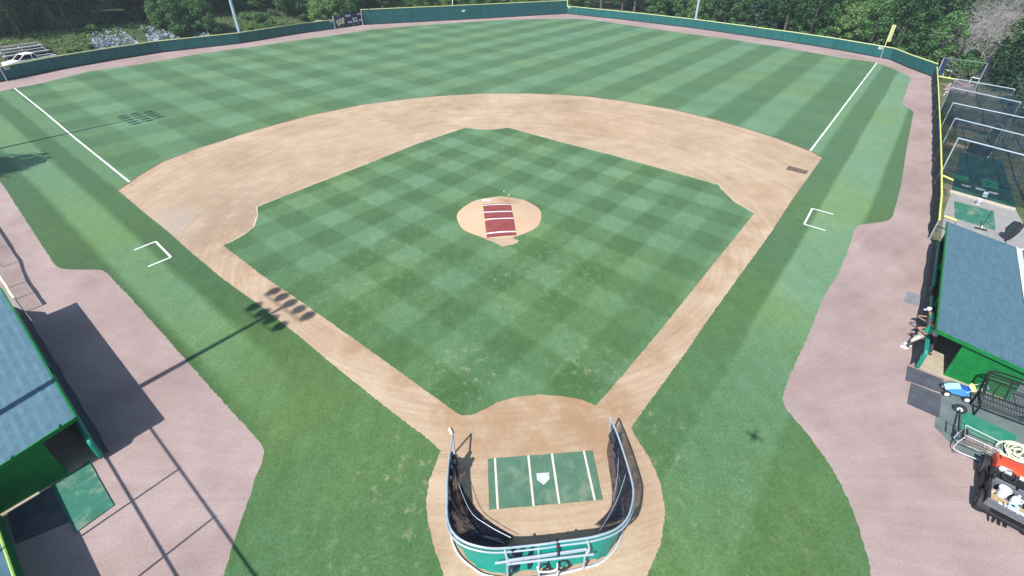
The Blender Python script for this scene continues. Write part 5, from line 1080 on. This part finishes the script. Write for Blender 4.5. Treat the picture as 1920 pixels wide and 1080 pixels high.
for y in (-.86, .86): mb = MB(lo); mb.box(tp_(1.75, y, .88), (1.98, .12, .56), T3); mb.build('bed_side', M['white'], tk, bevel=.03)
mb = MB(lo); mb.box(tp_(2.74, 0, .88), (.08, 1.8, .52), T3); mb.build('tailgate', M['white'], tk, bevel=.02)
mb = MB(lo); mb.box(tp_(-2.78, 0, .52), (.14, 1.8, .22), T3); mb.build('bumper', M['alu'], tk, bevel=.03); mb = MB(lo); mb.box(tp_(2.84, 0, .5), (.12, 1.75, .18), T3); mb.build('bumper', M['alu'], tk, bevel=.03)
for x in (-1.9, 1.75):
    for y in (-.86, .86): c = tp_(x, y, .38); mb = MB(lo); mb.lathe(c-tY*.12, [(.2, 0), (.36, .02), (.38, .06), (.38, .18), (.36, .22), (.2, .24)], 20, ax=(tX, Z, tY)); w_ = mb.build('wheel', M['black'], tk, True); mb = MB(lo); mb.lathe(c-tY*.13, [(.03, 0), (.2, .02), (.2, .24), (.03, .26)], 14, ax=(tX, Z, tY)); mb.build('rim', M['alu'], w_, True)
for y in (-.7, .7): mb = MB(lo); mb.box(tp_(-2.76, y, .82), (.08, .32, .18), T3); mb.build('headlight', M['alu'], tk, bevel=.02)
# bleacher on the bank foot
p, dd, n = beyond(52, 8.0); bc = Vector((*p, terr(*p))); bl = empty('bleacher', tuple(bc), 'weathered aluminium bleacher with four plank rows behind the white pickup truck', 'bleacher'); bX = Vector((*dd, 0)); bY = Vector((*n, 0))
for k in range(4):
    mb = MB(tuple(bc)); mb.box(bc+bY*(k*.62-.6)+Z*(.45+.30*k), (5.2, .46, .05), (bX, bY, Z)); mb.build('seat_plank', M['concrete'] if k % 2 else M['alu'], bl, bevel=.01)
    mb = MB(tuple(bc)); mb.box(bc+bY*(k*.62-.3)+Z*(.25+.30*k), (5.2, .40, .04), (bX, bY, Z)); mb.build('foot_plank', M['greymat'], bl)
for t in (-2.3, 0, 2.3): mb = MB(tuple(bc)); mb.tube([bc+bX*t-bY*.7+Z*.40, bc+bX*t+bY*1.4+Z*1.4], .035, 6); mb.tube([bc+bX*t+bY*1.4+Z*1.4, bc+bX*t+bY*1.4-Z*.05], .035, 6); mb.tube([bc+bX*t-bY*.65+Z*.40, bc+bX*t-bY*.65-Z*.1], .035, 6); mb.build('frame', M['galv'], bl)
p, dd, n = beyond(600, 1.6); c = Vector((*p, 0)); mb = MB(tuple(c)); mb.box(c+Z*1.55, (1.3, .25, .06), (Vector((*dd, 0)), Vector((*n, 0)), Z)); mb.box(c+Z*.75-Vector((*dd, 0))*.5, (.1, .25, 1.5)); mb.box(c+Z*.75+Vector((*dd, 0))*.5, (.1, .25, 1.5)); tag(mb.build('bench', M['white'], bevel=.01), 'white plank stand behind the wall just left of the scoreboard', 'bench')
# riprap and weeds on the bank
mb = MB(); R_ = np.random.RandomState(8)
for k in range(1300):
    px = R_.choice([R_.uniform(180, 300), R_.uniform(290, 340), R_.uniform(100, 200), R_.uniform(365, 420)], p=[.55, .2, .1, .15]); d = R_.normal(7.6, 1.7) if px > 170 else R_.normal(5.2, .5)
    if d < 4.8: continue
    p, dd, n = beyond(px, d); s = R_.uniform(.06, .22); c = Vector((*p, terr(*p)+s*.25)); b0 = len(mb.v); mb.ball(c, s, 5, sc=(R_.uniform(.8, 1.4), R_.uniform(.7, 1.2), R_.uniform(.5, .9)))
    for i in range(b0, len(mb.v)): mb.v[i] = tuple(np.array(mb.v[i])+R_.uniform(-.05, .05, 3))
q = N('riprap_stone'); a = q.noise(1.3, 2, .5); q.col(q.ramp(a, [(.3, (.10, .13, .17)), (.5, (.22, .27, .33)), (.7, (.42, .46, .52))])); q.set(.9, 0, .2); tag(mb.build('riprap', q.mat), kind='stuff')
# ------------------------------------------------------------------ vegetation
def leaf_mat(name, c1, c2, c3, trans=.35):
    q = N(name); at = q.n('Attribute'); at.attribute_name = 'leaf'; oi = q.n('ObjectInfo')
    f = q.m('ADD', q.m('MULTIPLY', at.outputs['Fac'], .75), q.m('MULTIPLY', oi.outputs['Random'], .25))
    c = q.ramp(f, [(.1, c1), (.5, c2), (.9, c3)])
    q.col(c); q.set(.55, 0, .3)
    tr = q.n('BsdfTranslucent'); q.l(q.mix(1, c, (1.2, 1.25, .6), 'MULTIPLY'), tr.inputs[0]); mx = q.n('MixShader'); mx.inputs[0].default_value = trans
    q.l(q.b.outputs[0], mx.inputs[1]); q.l(tr.outputs[0], mx.inputs[2]); q.l(mx.outputs[0], q.out.inputs[0]); return q.mat
M['leaf_dark'] = leaf_mat('dark_leaves', (.022, .07, .026), (.048, .135, .046), (.10, .215, .07))
M['leaf_mid'] = leaf_mat('mid_green_leaves', (.04, .115, .038), (.085, .205, .07), (.165, .31, .11))
M['leaf_pale'] = leaf_mat('pale_green_leaves', (.08, .17, .05), (.16, .28, .09), (.26, .39, .14))
M['leaf_grey'] = leaf_mat('grey_green_leaves', (.08, .12, .075), (.15, .19, .13), (.26, .29, .21))
M['needle'] = leaf_mat('conifer_needles', (.010, .035, .018), (.020, .062, .030), (.038, .095, .045), .15)
M['needle_blue'] = leaf_mat('blue_green_needles', (.03, .075, .055), (.055, .12, .085), (.09, .17, .12), .15)
M['bark'] = simple('grey_bark', (.13, .115, .10), .9, 0, .3, 3, .2, .5)
M['bare'] = simple('bare_grey_twigs', (.27, .25, .25), .9, 0, .2, 3)
def leaves(name, P, NRM, size, mat, rng, aspect=.75):
    n = len(P); rnd = rng.normal(size=(n, 3)); nn = NRM*1.2+rnd*.6; nn /= np.linalg.norm(nn, axis=1)[:, None]+1e-9
    t = np.cross(nn, rng.normal(size=(n, 3))); t /= np.linalg.norm(t, axis=1)[:, None]+1e-9; b = np.cross(nn, t)
    s = size*rng.uniform(.55, 1.35, n)[:, None]; V = np.empty((n, 4, 3))
    V[:, 0] = P-t*s*.5; V[:, 1] = P+b*s*.5*aspect+nn*s*.08; V[:, 2] = P+t*s*.5; V[:, 3] = P-b*s*.5*aspect+nn*s*.08
    me = bpy.data.meshes.new(name); me.vertices.add(4*n); me.loops.add(4*n); me.polygons.add(n)
    me.vertices.foreach_set('co', V.reshape(-1)); me.loops.foreach_set('vertex_index', np.arange(4*n, dtype=np.int32)); me.polygons.foreach_set('loop_start', np.arange(0, 4*n, 4, dtype=np.int32))
    me.update(); a = me.attributes.new('leaf', 'FLOAT', 'FACE'); a.data.foreach_set('value', rng.uniform(0, 1, n).astype(np.float32)); me.materials.append(mat); me.validate(); return me
def blob_points(blobs, n, rng):
    w_ = np.array([b[3]**2 for b in blobs]); w_ = w_/w_.sum(); idx = rng.choice(len(blobs), n, p=w_); B = np.array(blobs)[idx]
    d = rng.normal(size=(n, 3)); d /= np.linalg.norm(d, axis=1)[:, None]; r = rng.uniform(.35, 1.0, n)**.5
    # bumpy, broken surface
    k = 1+.22*np.sin(d[:, 0]*5+idx)*np.sin(d[:, 1]*6+idx*1.7)+.15*np.sin(d[:, 2]*9+idx)
    P = B[:, :3]+d*(B[:, 3]*r*k)[:, None]*np.array([1, 1, .78]); return P, d
def make_tree(seed, h, cr, z0, nb, nl, ls, mat, kind, label, cat):
    rng = np.random.RandomState(seed); root = empty(kind, (0, 0, -500), label, cat); mb = MB()
    tr = .045*h*.5+.04; lean_ = rng.uniform(-.04, .04, 2)*h
    pts = [(0, 0, -.3), (lean_[0]*.2, lean_[1]*.2, h*.25), (lean_[0]*.6, lean_[1]*.6, h*.55), (lean_[0], lean_[1], h*.88)]; mb.tube(smooth_path(pts, 3), [tr*(1-.85*i/9) for i in range(10)], 7)
    blobs = []
    for i in range(nb):
        a = i*2.4+rng.uniform(-.5, .5); k = (i+.5)/nb; z = z0+(h-z0)*(k**.8); prof = math.sin(math.pi*min(1, .18+.80*k))**.7
        rr = cr*prof*rng.uniform(.35, .85); b = (rr*math.cos(a)+lean_[0]*k, rr*math.sin(a)+lean_[1]*k, z, cr*rng.uniform(.26, .46)); blobs.append(b)
        if i % 2 == 0: mb.tube([(lean_[0]*k*.6, lean_[1]*k*.6, z*.72), tuple(np.array(b[:3])*.5+np.array([lean_[0]*k*.3, lean_[1]*k*.3, z*.42])), b[:3]], [tr*.4, tr*.25, .02], 5)
    mb.build('trunk', M['bark'], root, True)
    P, d = blob_points(blobs, nl, rng); nr = d+np.array([0, 0, .45]); me = leaves('crown', P, nr, ls, mat, rng); c = bpy.data.objects.new('crown', me); COL.objects.link(c); c.parent = root; return root
def make_conifer(seed, h, cr, nl, mat, label):
    rng = np.random.RandomState(seed); root = empty('conifer_tree', (0, 0, -500), label, 'conifer'); mb = MB(); mb.tube([(0, 0, -.3), (0, 0, h*.5), (0, 0, h)], [.20, .12, .02], 7); mb.build('trunk', M['bark'], root, True)
    nb = 120; P = []; D = []
    for i in range(nb):
        k = rng.uniform(0, 1)**1.1; z = h*(.06+.92*k); L = cr*(1-k)**.8*rng.uniform(.65, 1.1)+.15; a = rng.uniform(0, 6.283); n = int(nl/nb)
        t = rng.uniform(.15, 1, n); w_ = L*.22*(1.1-t*.6); x = t*L; y = rng.normal(size=n)*w_*.6; zz = z-.22*L*t+.1*L*t*t+rng.normal(size=n)*.10
        P.append(np.stack([x*math.cos(a)-y*math.sin(a), x*math.sin(a)+y*math.cos(a), zz], 1)); D.append(np.tile([math.cos(a)*.4, math.sin(a)*.4, .9], (n, 1)))
    me = leaves('crown', np.concatenate(P), np.concatenate(D), .34, mat, rng, .45); c = bpy.data.objects.new('crown', me); COL.objects.link(c); c.parent = root; return root
def make_shrub(seed, h, cr, nl, ls, mat, label, kind='shrub'):
    rng = np.random.RandomState(seed); root = empty(kind, (0, 0, -500), label, 'shrub'); mb = MB(); blobs = []
    for i in range(9):
        a = i*2.4; r = cr*.62*math.sqrt(i/9); z = h*rng.uniform(.35, .72)*(1-.3*r/cr); b = (r*math.cos(a), r*math.sin(a), z, cr*rng.uniform(.34, .52)); blobs.append(b); mb.tube([(0, 0, -.1), (b[0]*.5, b[1]*.5, z*.5), b[:3]], [.05, .03, .01], 5)
    mb.build('stem', M['bark'], root, True); P, d = blob_points(blobs, nl, rng); P[:, 2] = np.maximum(P[:, 2], .05); me = leaves('foliage', P, d+np.array([0, 0, .5]), ls, mat, rng); c = bpy.data.objects.new('foliage', me); COL.objects.link(c); c.parent = root; return root
def make_bare(seed, h, label):
    rng = np.random.RandomState(seed); root = empty('bare_tree', (0, 0, -500), label, 'bare tree'); mb = MB()
    def grow(p, d, L, r, lv):
        q_ = p+d*L*.5+rng.normal(size=3)*L*.04; e = p+d*L+rng.normal(size=3)*L*.06; mb.tube([tuple(p), tuple(q_), tuple(e)], [r, r*.8, r*.62], 5 if lv < 2 else 3)
        if lv == 5: return
        for i in range(rng.randint(2, 4) if lv else 4):
            nd = d+rng.normal(size=3)*.48+np.array([0, 0, .06]); nd /= np.linalg.norm(nd); grow(e if i else q_+(e-q_)*rng.uniform(.2, 1), nd, L*rng.uniform(.55, .82), max(r*.6, .016), lv+1)
    grow(np.array([0, 0, -.2]), np.array([0, 0, 1.]), h*.30, .10, 0); mb.build('branches', M['bare'], root); return root

T = dict(
    dark=[make_tree(21, 12, 3.6, 2.6, 26, 4900, .34, M['leaf_dark'], 'broadleaf_tree', 'x', 'tree'), make_tree(22, 14, 4.2, 3.4, 30, 5600, .36, M['leaf_dark'], 'broadleaf_tree', 'x', 'tree'), make_tree(27, 11, 3.2, 1.0, 26, 4600, .34, M['leaf_dark'], 'broadleaf_tree', 'x', 'tree')],
    mid=[make_tree(31, 8, 3.0, .6, 24, 4300, .31, M['leaf_mid'], 'broadleaf_tree', 'x', 'tree'), make_tree(32, 9.5, 3.4, .8, 26, 4800, .33, M['leaf_mid'], 'broadleaf_tree', 'x', 'tree'), make_tree(33, 6.5, 2.6, .4, 20, 3800, .29, M['leaf_mid'], 'broadleaf_tree', 'x', 'tree')],
    pale=[make_tree(41, 6, 2.6, .4, 20, 3800, .29, M['leaf_pale'], 'broadleaf_tree', 'x', 'tree')],
    con=[make_conifer(51, 11, 2.8, 5200, M['needle'], 'x'), make_conifer(52, 8, 2.5, 4600, M['needle_blue'], 'x')],
    shr=[make_shrub(61, 2.6, 1.7, 1100, .26, M['leaf_mid'], 'x'), make_shrub(62, 1.7, 1.4, 800, .22, M['leaf_grey'], 'x'), make_shrub(63, 2.2, 1.5, 1000, .24, M['leaf_dark'], 'x'), make_shrub(64, 1.9, 1.3, 800, .22, M['leaf_pale'], 'x')],
    bare=[make_bare(71, 9, 'x'), make_bare(72, 7, 'x')])
R_ = np.random.RandomState(99); used_proto = set()
LAB = {('dark', 'L'): 'dark broadleaf tree in the shaded woods behind the left field bank', ('mid', 'L'): 'mid green broadleaf tree at the sunlit edge of the left field woods', ('con', 'L'): 'dark conifer among the shaded woods behind the left field bank', ('pale', 'L'): 'pale green young tree at the edge of the left field woods',
    ('dark', 'R'): 'dark green broadleaf tree in the woods behind the right field wall', ('mid', 'R'): 'leafy mid green tree crowding the outside of the right field wall', ('pale', 'R'): 'pale yellow-green tree standing in the thicket behind the right field wall', ('con', 'R'): 'blue-green conifer among the trees behind the right field wall', ('bare', 'R'): 'bare grey leafless tree in the thicket beyond the bullpen corner',
    ('dark', 'C'): 'dark tree beyond the tall center field wall', ('mid', 'C'): 'mid green tree beyond the tall center field wall', ('pale', 'C'): 'pale bushy tree just behind the scoreboard and center field wall',
    ('dark', 'B'): 'dark broadleaf tree along the far side of the batting tunnel', ('mid', 'B'): 'mid green tree along the far side of the batting tunnel', ('con', 'B'): 'dark conifer standing beside the far end of the batting tunnel'}
SHL = {('L', 0): 'round green shrub on the bank behind the left field wall', ('L', 1): 'dusty grey-green shrub on the bank behind the left field wall', ('L', 2): 'dark shrub under the trees of the left field woods', ('L', 3): 'bright yellow-green shrub on the bank behind the left field wall',
    ('R', 0): 'green shrub pressed against the back of the right field wall', ('R', 1): 'grey-green scrubby bush along the back of the right field wall', ('R', 2): 'dark green shrub in the thicket behind the right field wall', ('R', 3): 'pale yellow-green shrub along the back of the right field wall',
    ('B', 0): 'green shrub beside the batting tunnel', ('B', 1): 'grey-green scrub bush behind the far bullpen', ('B', 2): 'dark shrub beside the batting tunnel', ('B', 3): 'pale shrub behind the far bullpen',
    ('C', 0): 'green shrub behind the tall center field wall', ('C', 1): 'grey-green bush behind the tall center field wall', ('C', 2): 'dark shrub behind the tall center field wall', ('C', 3): 'pale shrub behind the tall center field wall'}
GRP = dict(L='woods behind left field', R='woods behind right field', C='trees behind center field', B='trees round the bullpen')
def pix(x, y, z):
    v = np.array([x, y, z])-CAM; return PPX+FPX*(v@RT)/(v@FW), PPY-FPX*(v@UP)/(v@FW)
def put(kind, var, x, y, s, reg, label=None, sz=1.0):
    if reg == 'R' and kind in ('dark', 'mid', 'pale', 'con'):
        a_, b_ = pix(x, y, 3)
        if 1772 < a_ < 1893 and b_ > 2: kind, var, s = 'bare', R_.randint(2), s*.9
    src = T[kind][var]; lab = label or (SHL[(reg, var)] if kind == 'shr' else LAB[(kind, reg)])
    key = (kind, var); loc = (x, y, terr(x, y)-.05); rz = R_.uniform(0, 6.28); sc = (s, s, s*sz)
    if key not in used_proto:
        used_proto.add(key); o = src; o.location = loc; o.rotation_euler = (0, 0, rz); o.scale = sc; o['label'] = lab; o['group'] = ('shrubs of the ' if kind == 'shr' else '')+GRP[reg]
    else: o = dup(src, loc, rz, sc, lab, ('shrubs of the ' if kind == 'shr' else '')+GRP[reg])
    if label and 'group' in o: del o['group']
    return o
# left woods: tall trees, their sunless side toward the field
for px in range(-90, 640, 28):
    for d0 in (17.5, 23, 31):
        jx = px+R_.uniform(-12, 12); d = d0+R_.uniform(-2, 2)
        if jx > 470: d -= 7*(jx-470)/150
        p, dd, n = beyond(jx, d)
        k = R_.rand(); kind = 'dark' if k < .74 else ('con' if k < .84 else 'mid')
        if jx > 330 and d0 == 17.5 and k > .35: kind = 'mid'
        v = R_.randint(len(T[kind])) if kind != 'con' else 0
        put(kind, v, p[0], p[1], R_.uniform(.85, 1.25), 'L')
for k in range(34):
    px = R_.uniform(-60, 600); d = R_.uniform(14.2, 18); 
    if px > 300: d = R_.uniform(6, 13)
    p, dd, n = beyond(px, d); put('shr', [0, 2, 2, 1][R_.randint(4)] if px < 300 else R_.randint(4), p[0], p[1], R_.uniform(.7, 1.25), 'L')
for px, d, s in ((184, 11.5, .75), (262, 9, .35), (128, 6.8, .45), (150, 6.6, .5), (172, 6.6, .4)):
    p, dd, n = beyond(px, d); put('shr', 3 if s > .4 else 0, p[0], p[1], s, 'L')
for px, d, s, v in ((305, 10.5, .62, 2), (338, 9.5, .66, 0), (365, 10, .85, 2), (392, 9, .7, 0)):
    p, dd, n = beyond(px, d); put('mid', v, p[0], p[1], s, 'L')
# slender leaning trunks at the wood's edge
for px, d, h in ((127, 15.2, 13), (330, 16.5, 13), (56, 13.5, 9), (278, 15.2, 6)):
    p, dd, n = beyond(px, d); b = Vector((*p, terr(*p)-.2)); r = empty('slender_tree', tuple(b), {127: 'pale leaning tree trunk at the wood edge right of the bleacher', 330: 'tall pale trunk in the dark woods above the rocky bank', 56: 'thin pale trunk behind the aluminium bleacher', 278: 'thin short trunk at the top of the grassy bank'}[px], 'tree'); mb = MB(tuple(b))
    l_ = Vector((*(-dd*.12), 1)); mb.tube([b, b+l_*h*.5, b+l_*h], [.20 if h > 10 else .1, .16 if h > 10 else .08, .08], 8); mb.build('trunk', M['bark'], r, True)
    rng = np.random.RandomState(px); tp = np.array(b+l_*h); bl_ = [(*(tp-np.array(b)+rng.normal(size=3)*1.2), 1.3) for _ in range(6)]; P, dn = blob_points(bl_, 900, rng); me = leaves('crown', P, dn+np.array([0, 0, .5]), .36, M['leaf_dark'], rng); c = bpy.data.objects.new('crown', me); COL.objects.link(c); c.parent = r
# behind the scoreboard and the center wall
def beyond2(px, d, pts): return off_wall(px, d, pts)
for px in range(600, 1075, 22):
    for d0 in (3.2, 8, 14):
        p, dd, n = beyond2(px+R_.uniform(-10, 10), d0+R_.uniform(-1.2, 1.2), CFW if px > 690 else [LFW[-2], LFW[-1], SBW[1]])
        k = R_.rand(); kind = 'pale' if (k < .3 and d0 < 10) else ('mid' if k < .75 else 'dark')
        put(kind, R_.randint(len(T[kind])), p[0], p[1], R_.uniform(.55, .9) if d0 < 9 else R_.uniform(.8, 1.1), 'C')
for k in range(16):
    p, dd, n = beyond2(R_.uniform(690, 1055), R_.uniform(1.5, 4), CFW); put('shr', R_.randint(4), p[0], p[1], R_.uniform(.8, 1.3), 'C')
# right woods, lit from the front
for px in range(1240, 1660, 21):
    for d0 in (6.5, 11, 17, 25):
        p, dd, n = beyond2(px+R_.uniform(-9, 9), d0+R_.uniform(-1.6, 1.6), RFW)
        k = R_.rand(); kind = 'pale' if (k < .14 and d0 < 13) else ('mid' if k < .62 else ('dark' if k < .93 else 'con'))
        put(kind, 1 if kind == 'con' else R_.randint(len(T[kind])), p[0], p[1], R_.uniform(.7, 1.05) if d0 < 9 else R_.uniform(.85, 1.2), 'R')
for px in range(1080, 1240, 26):
    for d0 in (13, 19, 26):
        p, dd, n = beyond2(px+R_.uniform(-9, 9), d0+R_.uniform(-2, 2), RFW); kind = ('mid', 'dark', 'mid')[R_.randint(3)]; put(kind, R_.randint(3), p[0], p[1], R_.uniform(.8, 1.1), 'R')
for k in range(64):
    px = R_.uniform(1200, 1660); d = R_.uniform(1.6, 4.6); p, dd, n = beyond2(px, d, RFW); put('shr', [1, 1, 0, 3, 2][R_.randint(5)], p[0], p[1], R_.uniform(.55, 1.0), 'R')
p, dd, n = beyond2(1598, 5.2, RFW); put('pale', 0, p[0], p[1], .95, 'R', 'bright yellow-green round tree just left of the right foul pole')
# corner beyond the foul pole
for k, (x, y) in enumerate([(66+R_.uniform(-1, 8), 52+R_.uniform(-5, 16)) for _ in range(16)]):
    if x < 65.5: x += 2
    kind = ('mid', 'dark', 'mid', 'dark')[k % 4]; put(kind, R_.randint(3), x, y, R_.uniform(.7, 1.0), 'R')
for x, y, s in ((78, 50, 1.1), (84, 56, 1.2), (88, 46, 1.2), (92, 60, 1.2), (96, 52, 1.3), (101, 42, 1.3), (100, 62, 1.3), (108, 52, 1.3), (112, 40, 1.2), (106, 70, 1.3)): put('dark', R_.randint(3), x, y, s, 'R')
for k in range(34):
    px, py = R_.uniform(1755, 1905), R_.uniform(15, 118); x, y = G2(px, py, R_.uniform(0, 2)); x = max(x, 64.5); put('bare', k % 2, x, y, R_.uniform(.7, 1.15), 'R')
for k in range(40):
    px, py = R_.uniform(1755, 1900), R_.uniform(30, 125); x, y = G2(px, py, 0); put('shr', [1, 1, 0, 2, 1][R_.randint(5)], max(x, 64.5), y, R_.uniform(.9, 1.9), 'B')
for px, py, s, v in ((1868, 168, .60, 0), (1893, 150, .78, 0), (1897, 196, .62, 1), (1912, 170, .8, 0), (1916, 225, .5, 1), (1850, 150, .5, 0)):
    x, y = G2(px, py, 0); put('con', v, x, y, s, 'B', None if v == 0 else ('blue-green conifer beside the middle of the batting tunnel' if py < 200 else 'small blue-green conifer nearest the batting tunnel at the right picture edge'))
for k in range(16):
    x, y = G2(R_.uniform(1780, 1890), R_.uniform(112, 150), 0); put('shr', [1, 1, 0, 2][R_.randint(4)], x, y, R_.uniform(.7, 1.3), 'B')
for x, y, s, kd in ((50, 19, .6, 'mid'), (66, 29, .9, 'dark'), (70, 24, 1., 'dark'), (62, 22, .9, 'mid'), (74, 33, 1.1, 'dark'), (56, 20, .8, 'mid'), (50, 14, .7, 'dark'), (45, 12.5, .5, 'mid'), (80, 28, 1.2, 'dark')): put(kd, R_.randint(3), x, y, s, 'B')
for k in range(14): put('shr', R_.randint(4), 45+R_.uniform(0, 12), 20+R_.uniform(-9, 6)*1.0-.0, R_.uniform(.4, .8), 'B') if False else None
for x, y, s, v in ((47.5, 25, .5, 0), (49.5, 27.5, .6, 0), (44.5, 21, .45, 3), (52, 31, .6, 1), (41.5, 17.5, .4, 2)): put('shr', v, x, y, s, 'B')
for k in range(26):
    px, py = R_.uniform(1640, 1925), R_.uniform(-12, 30); x, y = G2(px, py, 0); put(('dark', 'mid')[k % 2], R_.randint(3), x, y, R_.uniform(.8, 1.1), 'R')
# tree standing outside the picture on the left, its crown shading the grass
put('dark', 0, -46.6, 22.9, 1.15, 'L', 'dark broadleaf tree beside the left track whose crown shades the foul grass')
# ground cover on the bank: tufts nobody could count
rng = np.random.RandomState(5); PP = []; 
for k in range(5200):
    px = rng.uniform(20, 620); d = rng.uniform(4.9, 15); p, dd, n = beyond(px, d) if k % 9 == 0 else (p+rng.normal(size=2)*.8, dd, n); PP.append((p[0], p[1], terr(*p)+.08))
me = leaves('bank_weeds', np.array(PP), np.tile([0, 0, .6], (len(PP), 1)), .30, M['leaf_pale'], rng); o = bpy.data.objects.new('bank_weeds', me); COL.objects.link(o); tag(o, kind='stuff')
for k_, L_ in T.items():
    for i, o in enumerate(L_):
        if (k_, i) not in used_proto:
            for c in list(o.children): bpy.data.objects.remove(c)
            bpy.data.objects.remove(o)

# thin summer haze over the whole place
mb = MB(); mb.box((0, 20, 11.5), (3300, 3400, 33)); hz = mb.build('haze', simple('haze_air', (1, 1, 1)))
hm_ = bpy.data.materials.new('summer_haze'); hm_.use_nodes = True; t_ = hm_.node_tree; t_.nodes.clear(); ho = t_.nodes.new('ShaderNodeOutputMaterial'); hv = t_.nodes.new('ShaderNodeVolumePrincipled')
hv.inputs['Color'].default_value = (.78, .88, 1, 1); hv.inputs['Density'].default_value = .0006; hv.inputs['Anisotropy'].default_value = .2; t_.links.new(hv.outputs[0], ho.inputs['Volume'])
hz.data.materials.clear(); hz.data.materials.append(hm_); tag(hz, kind='stuff')
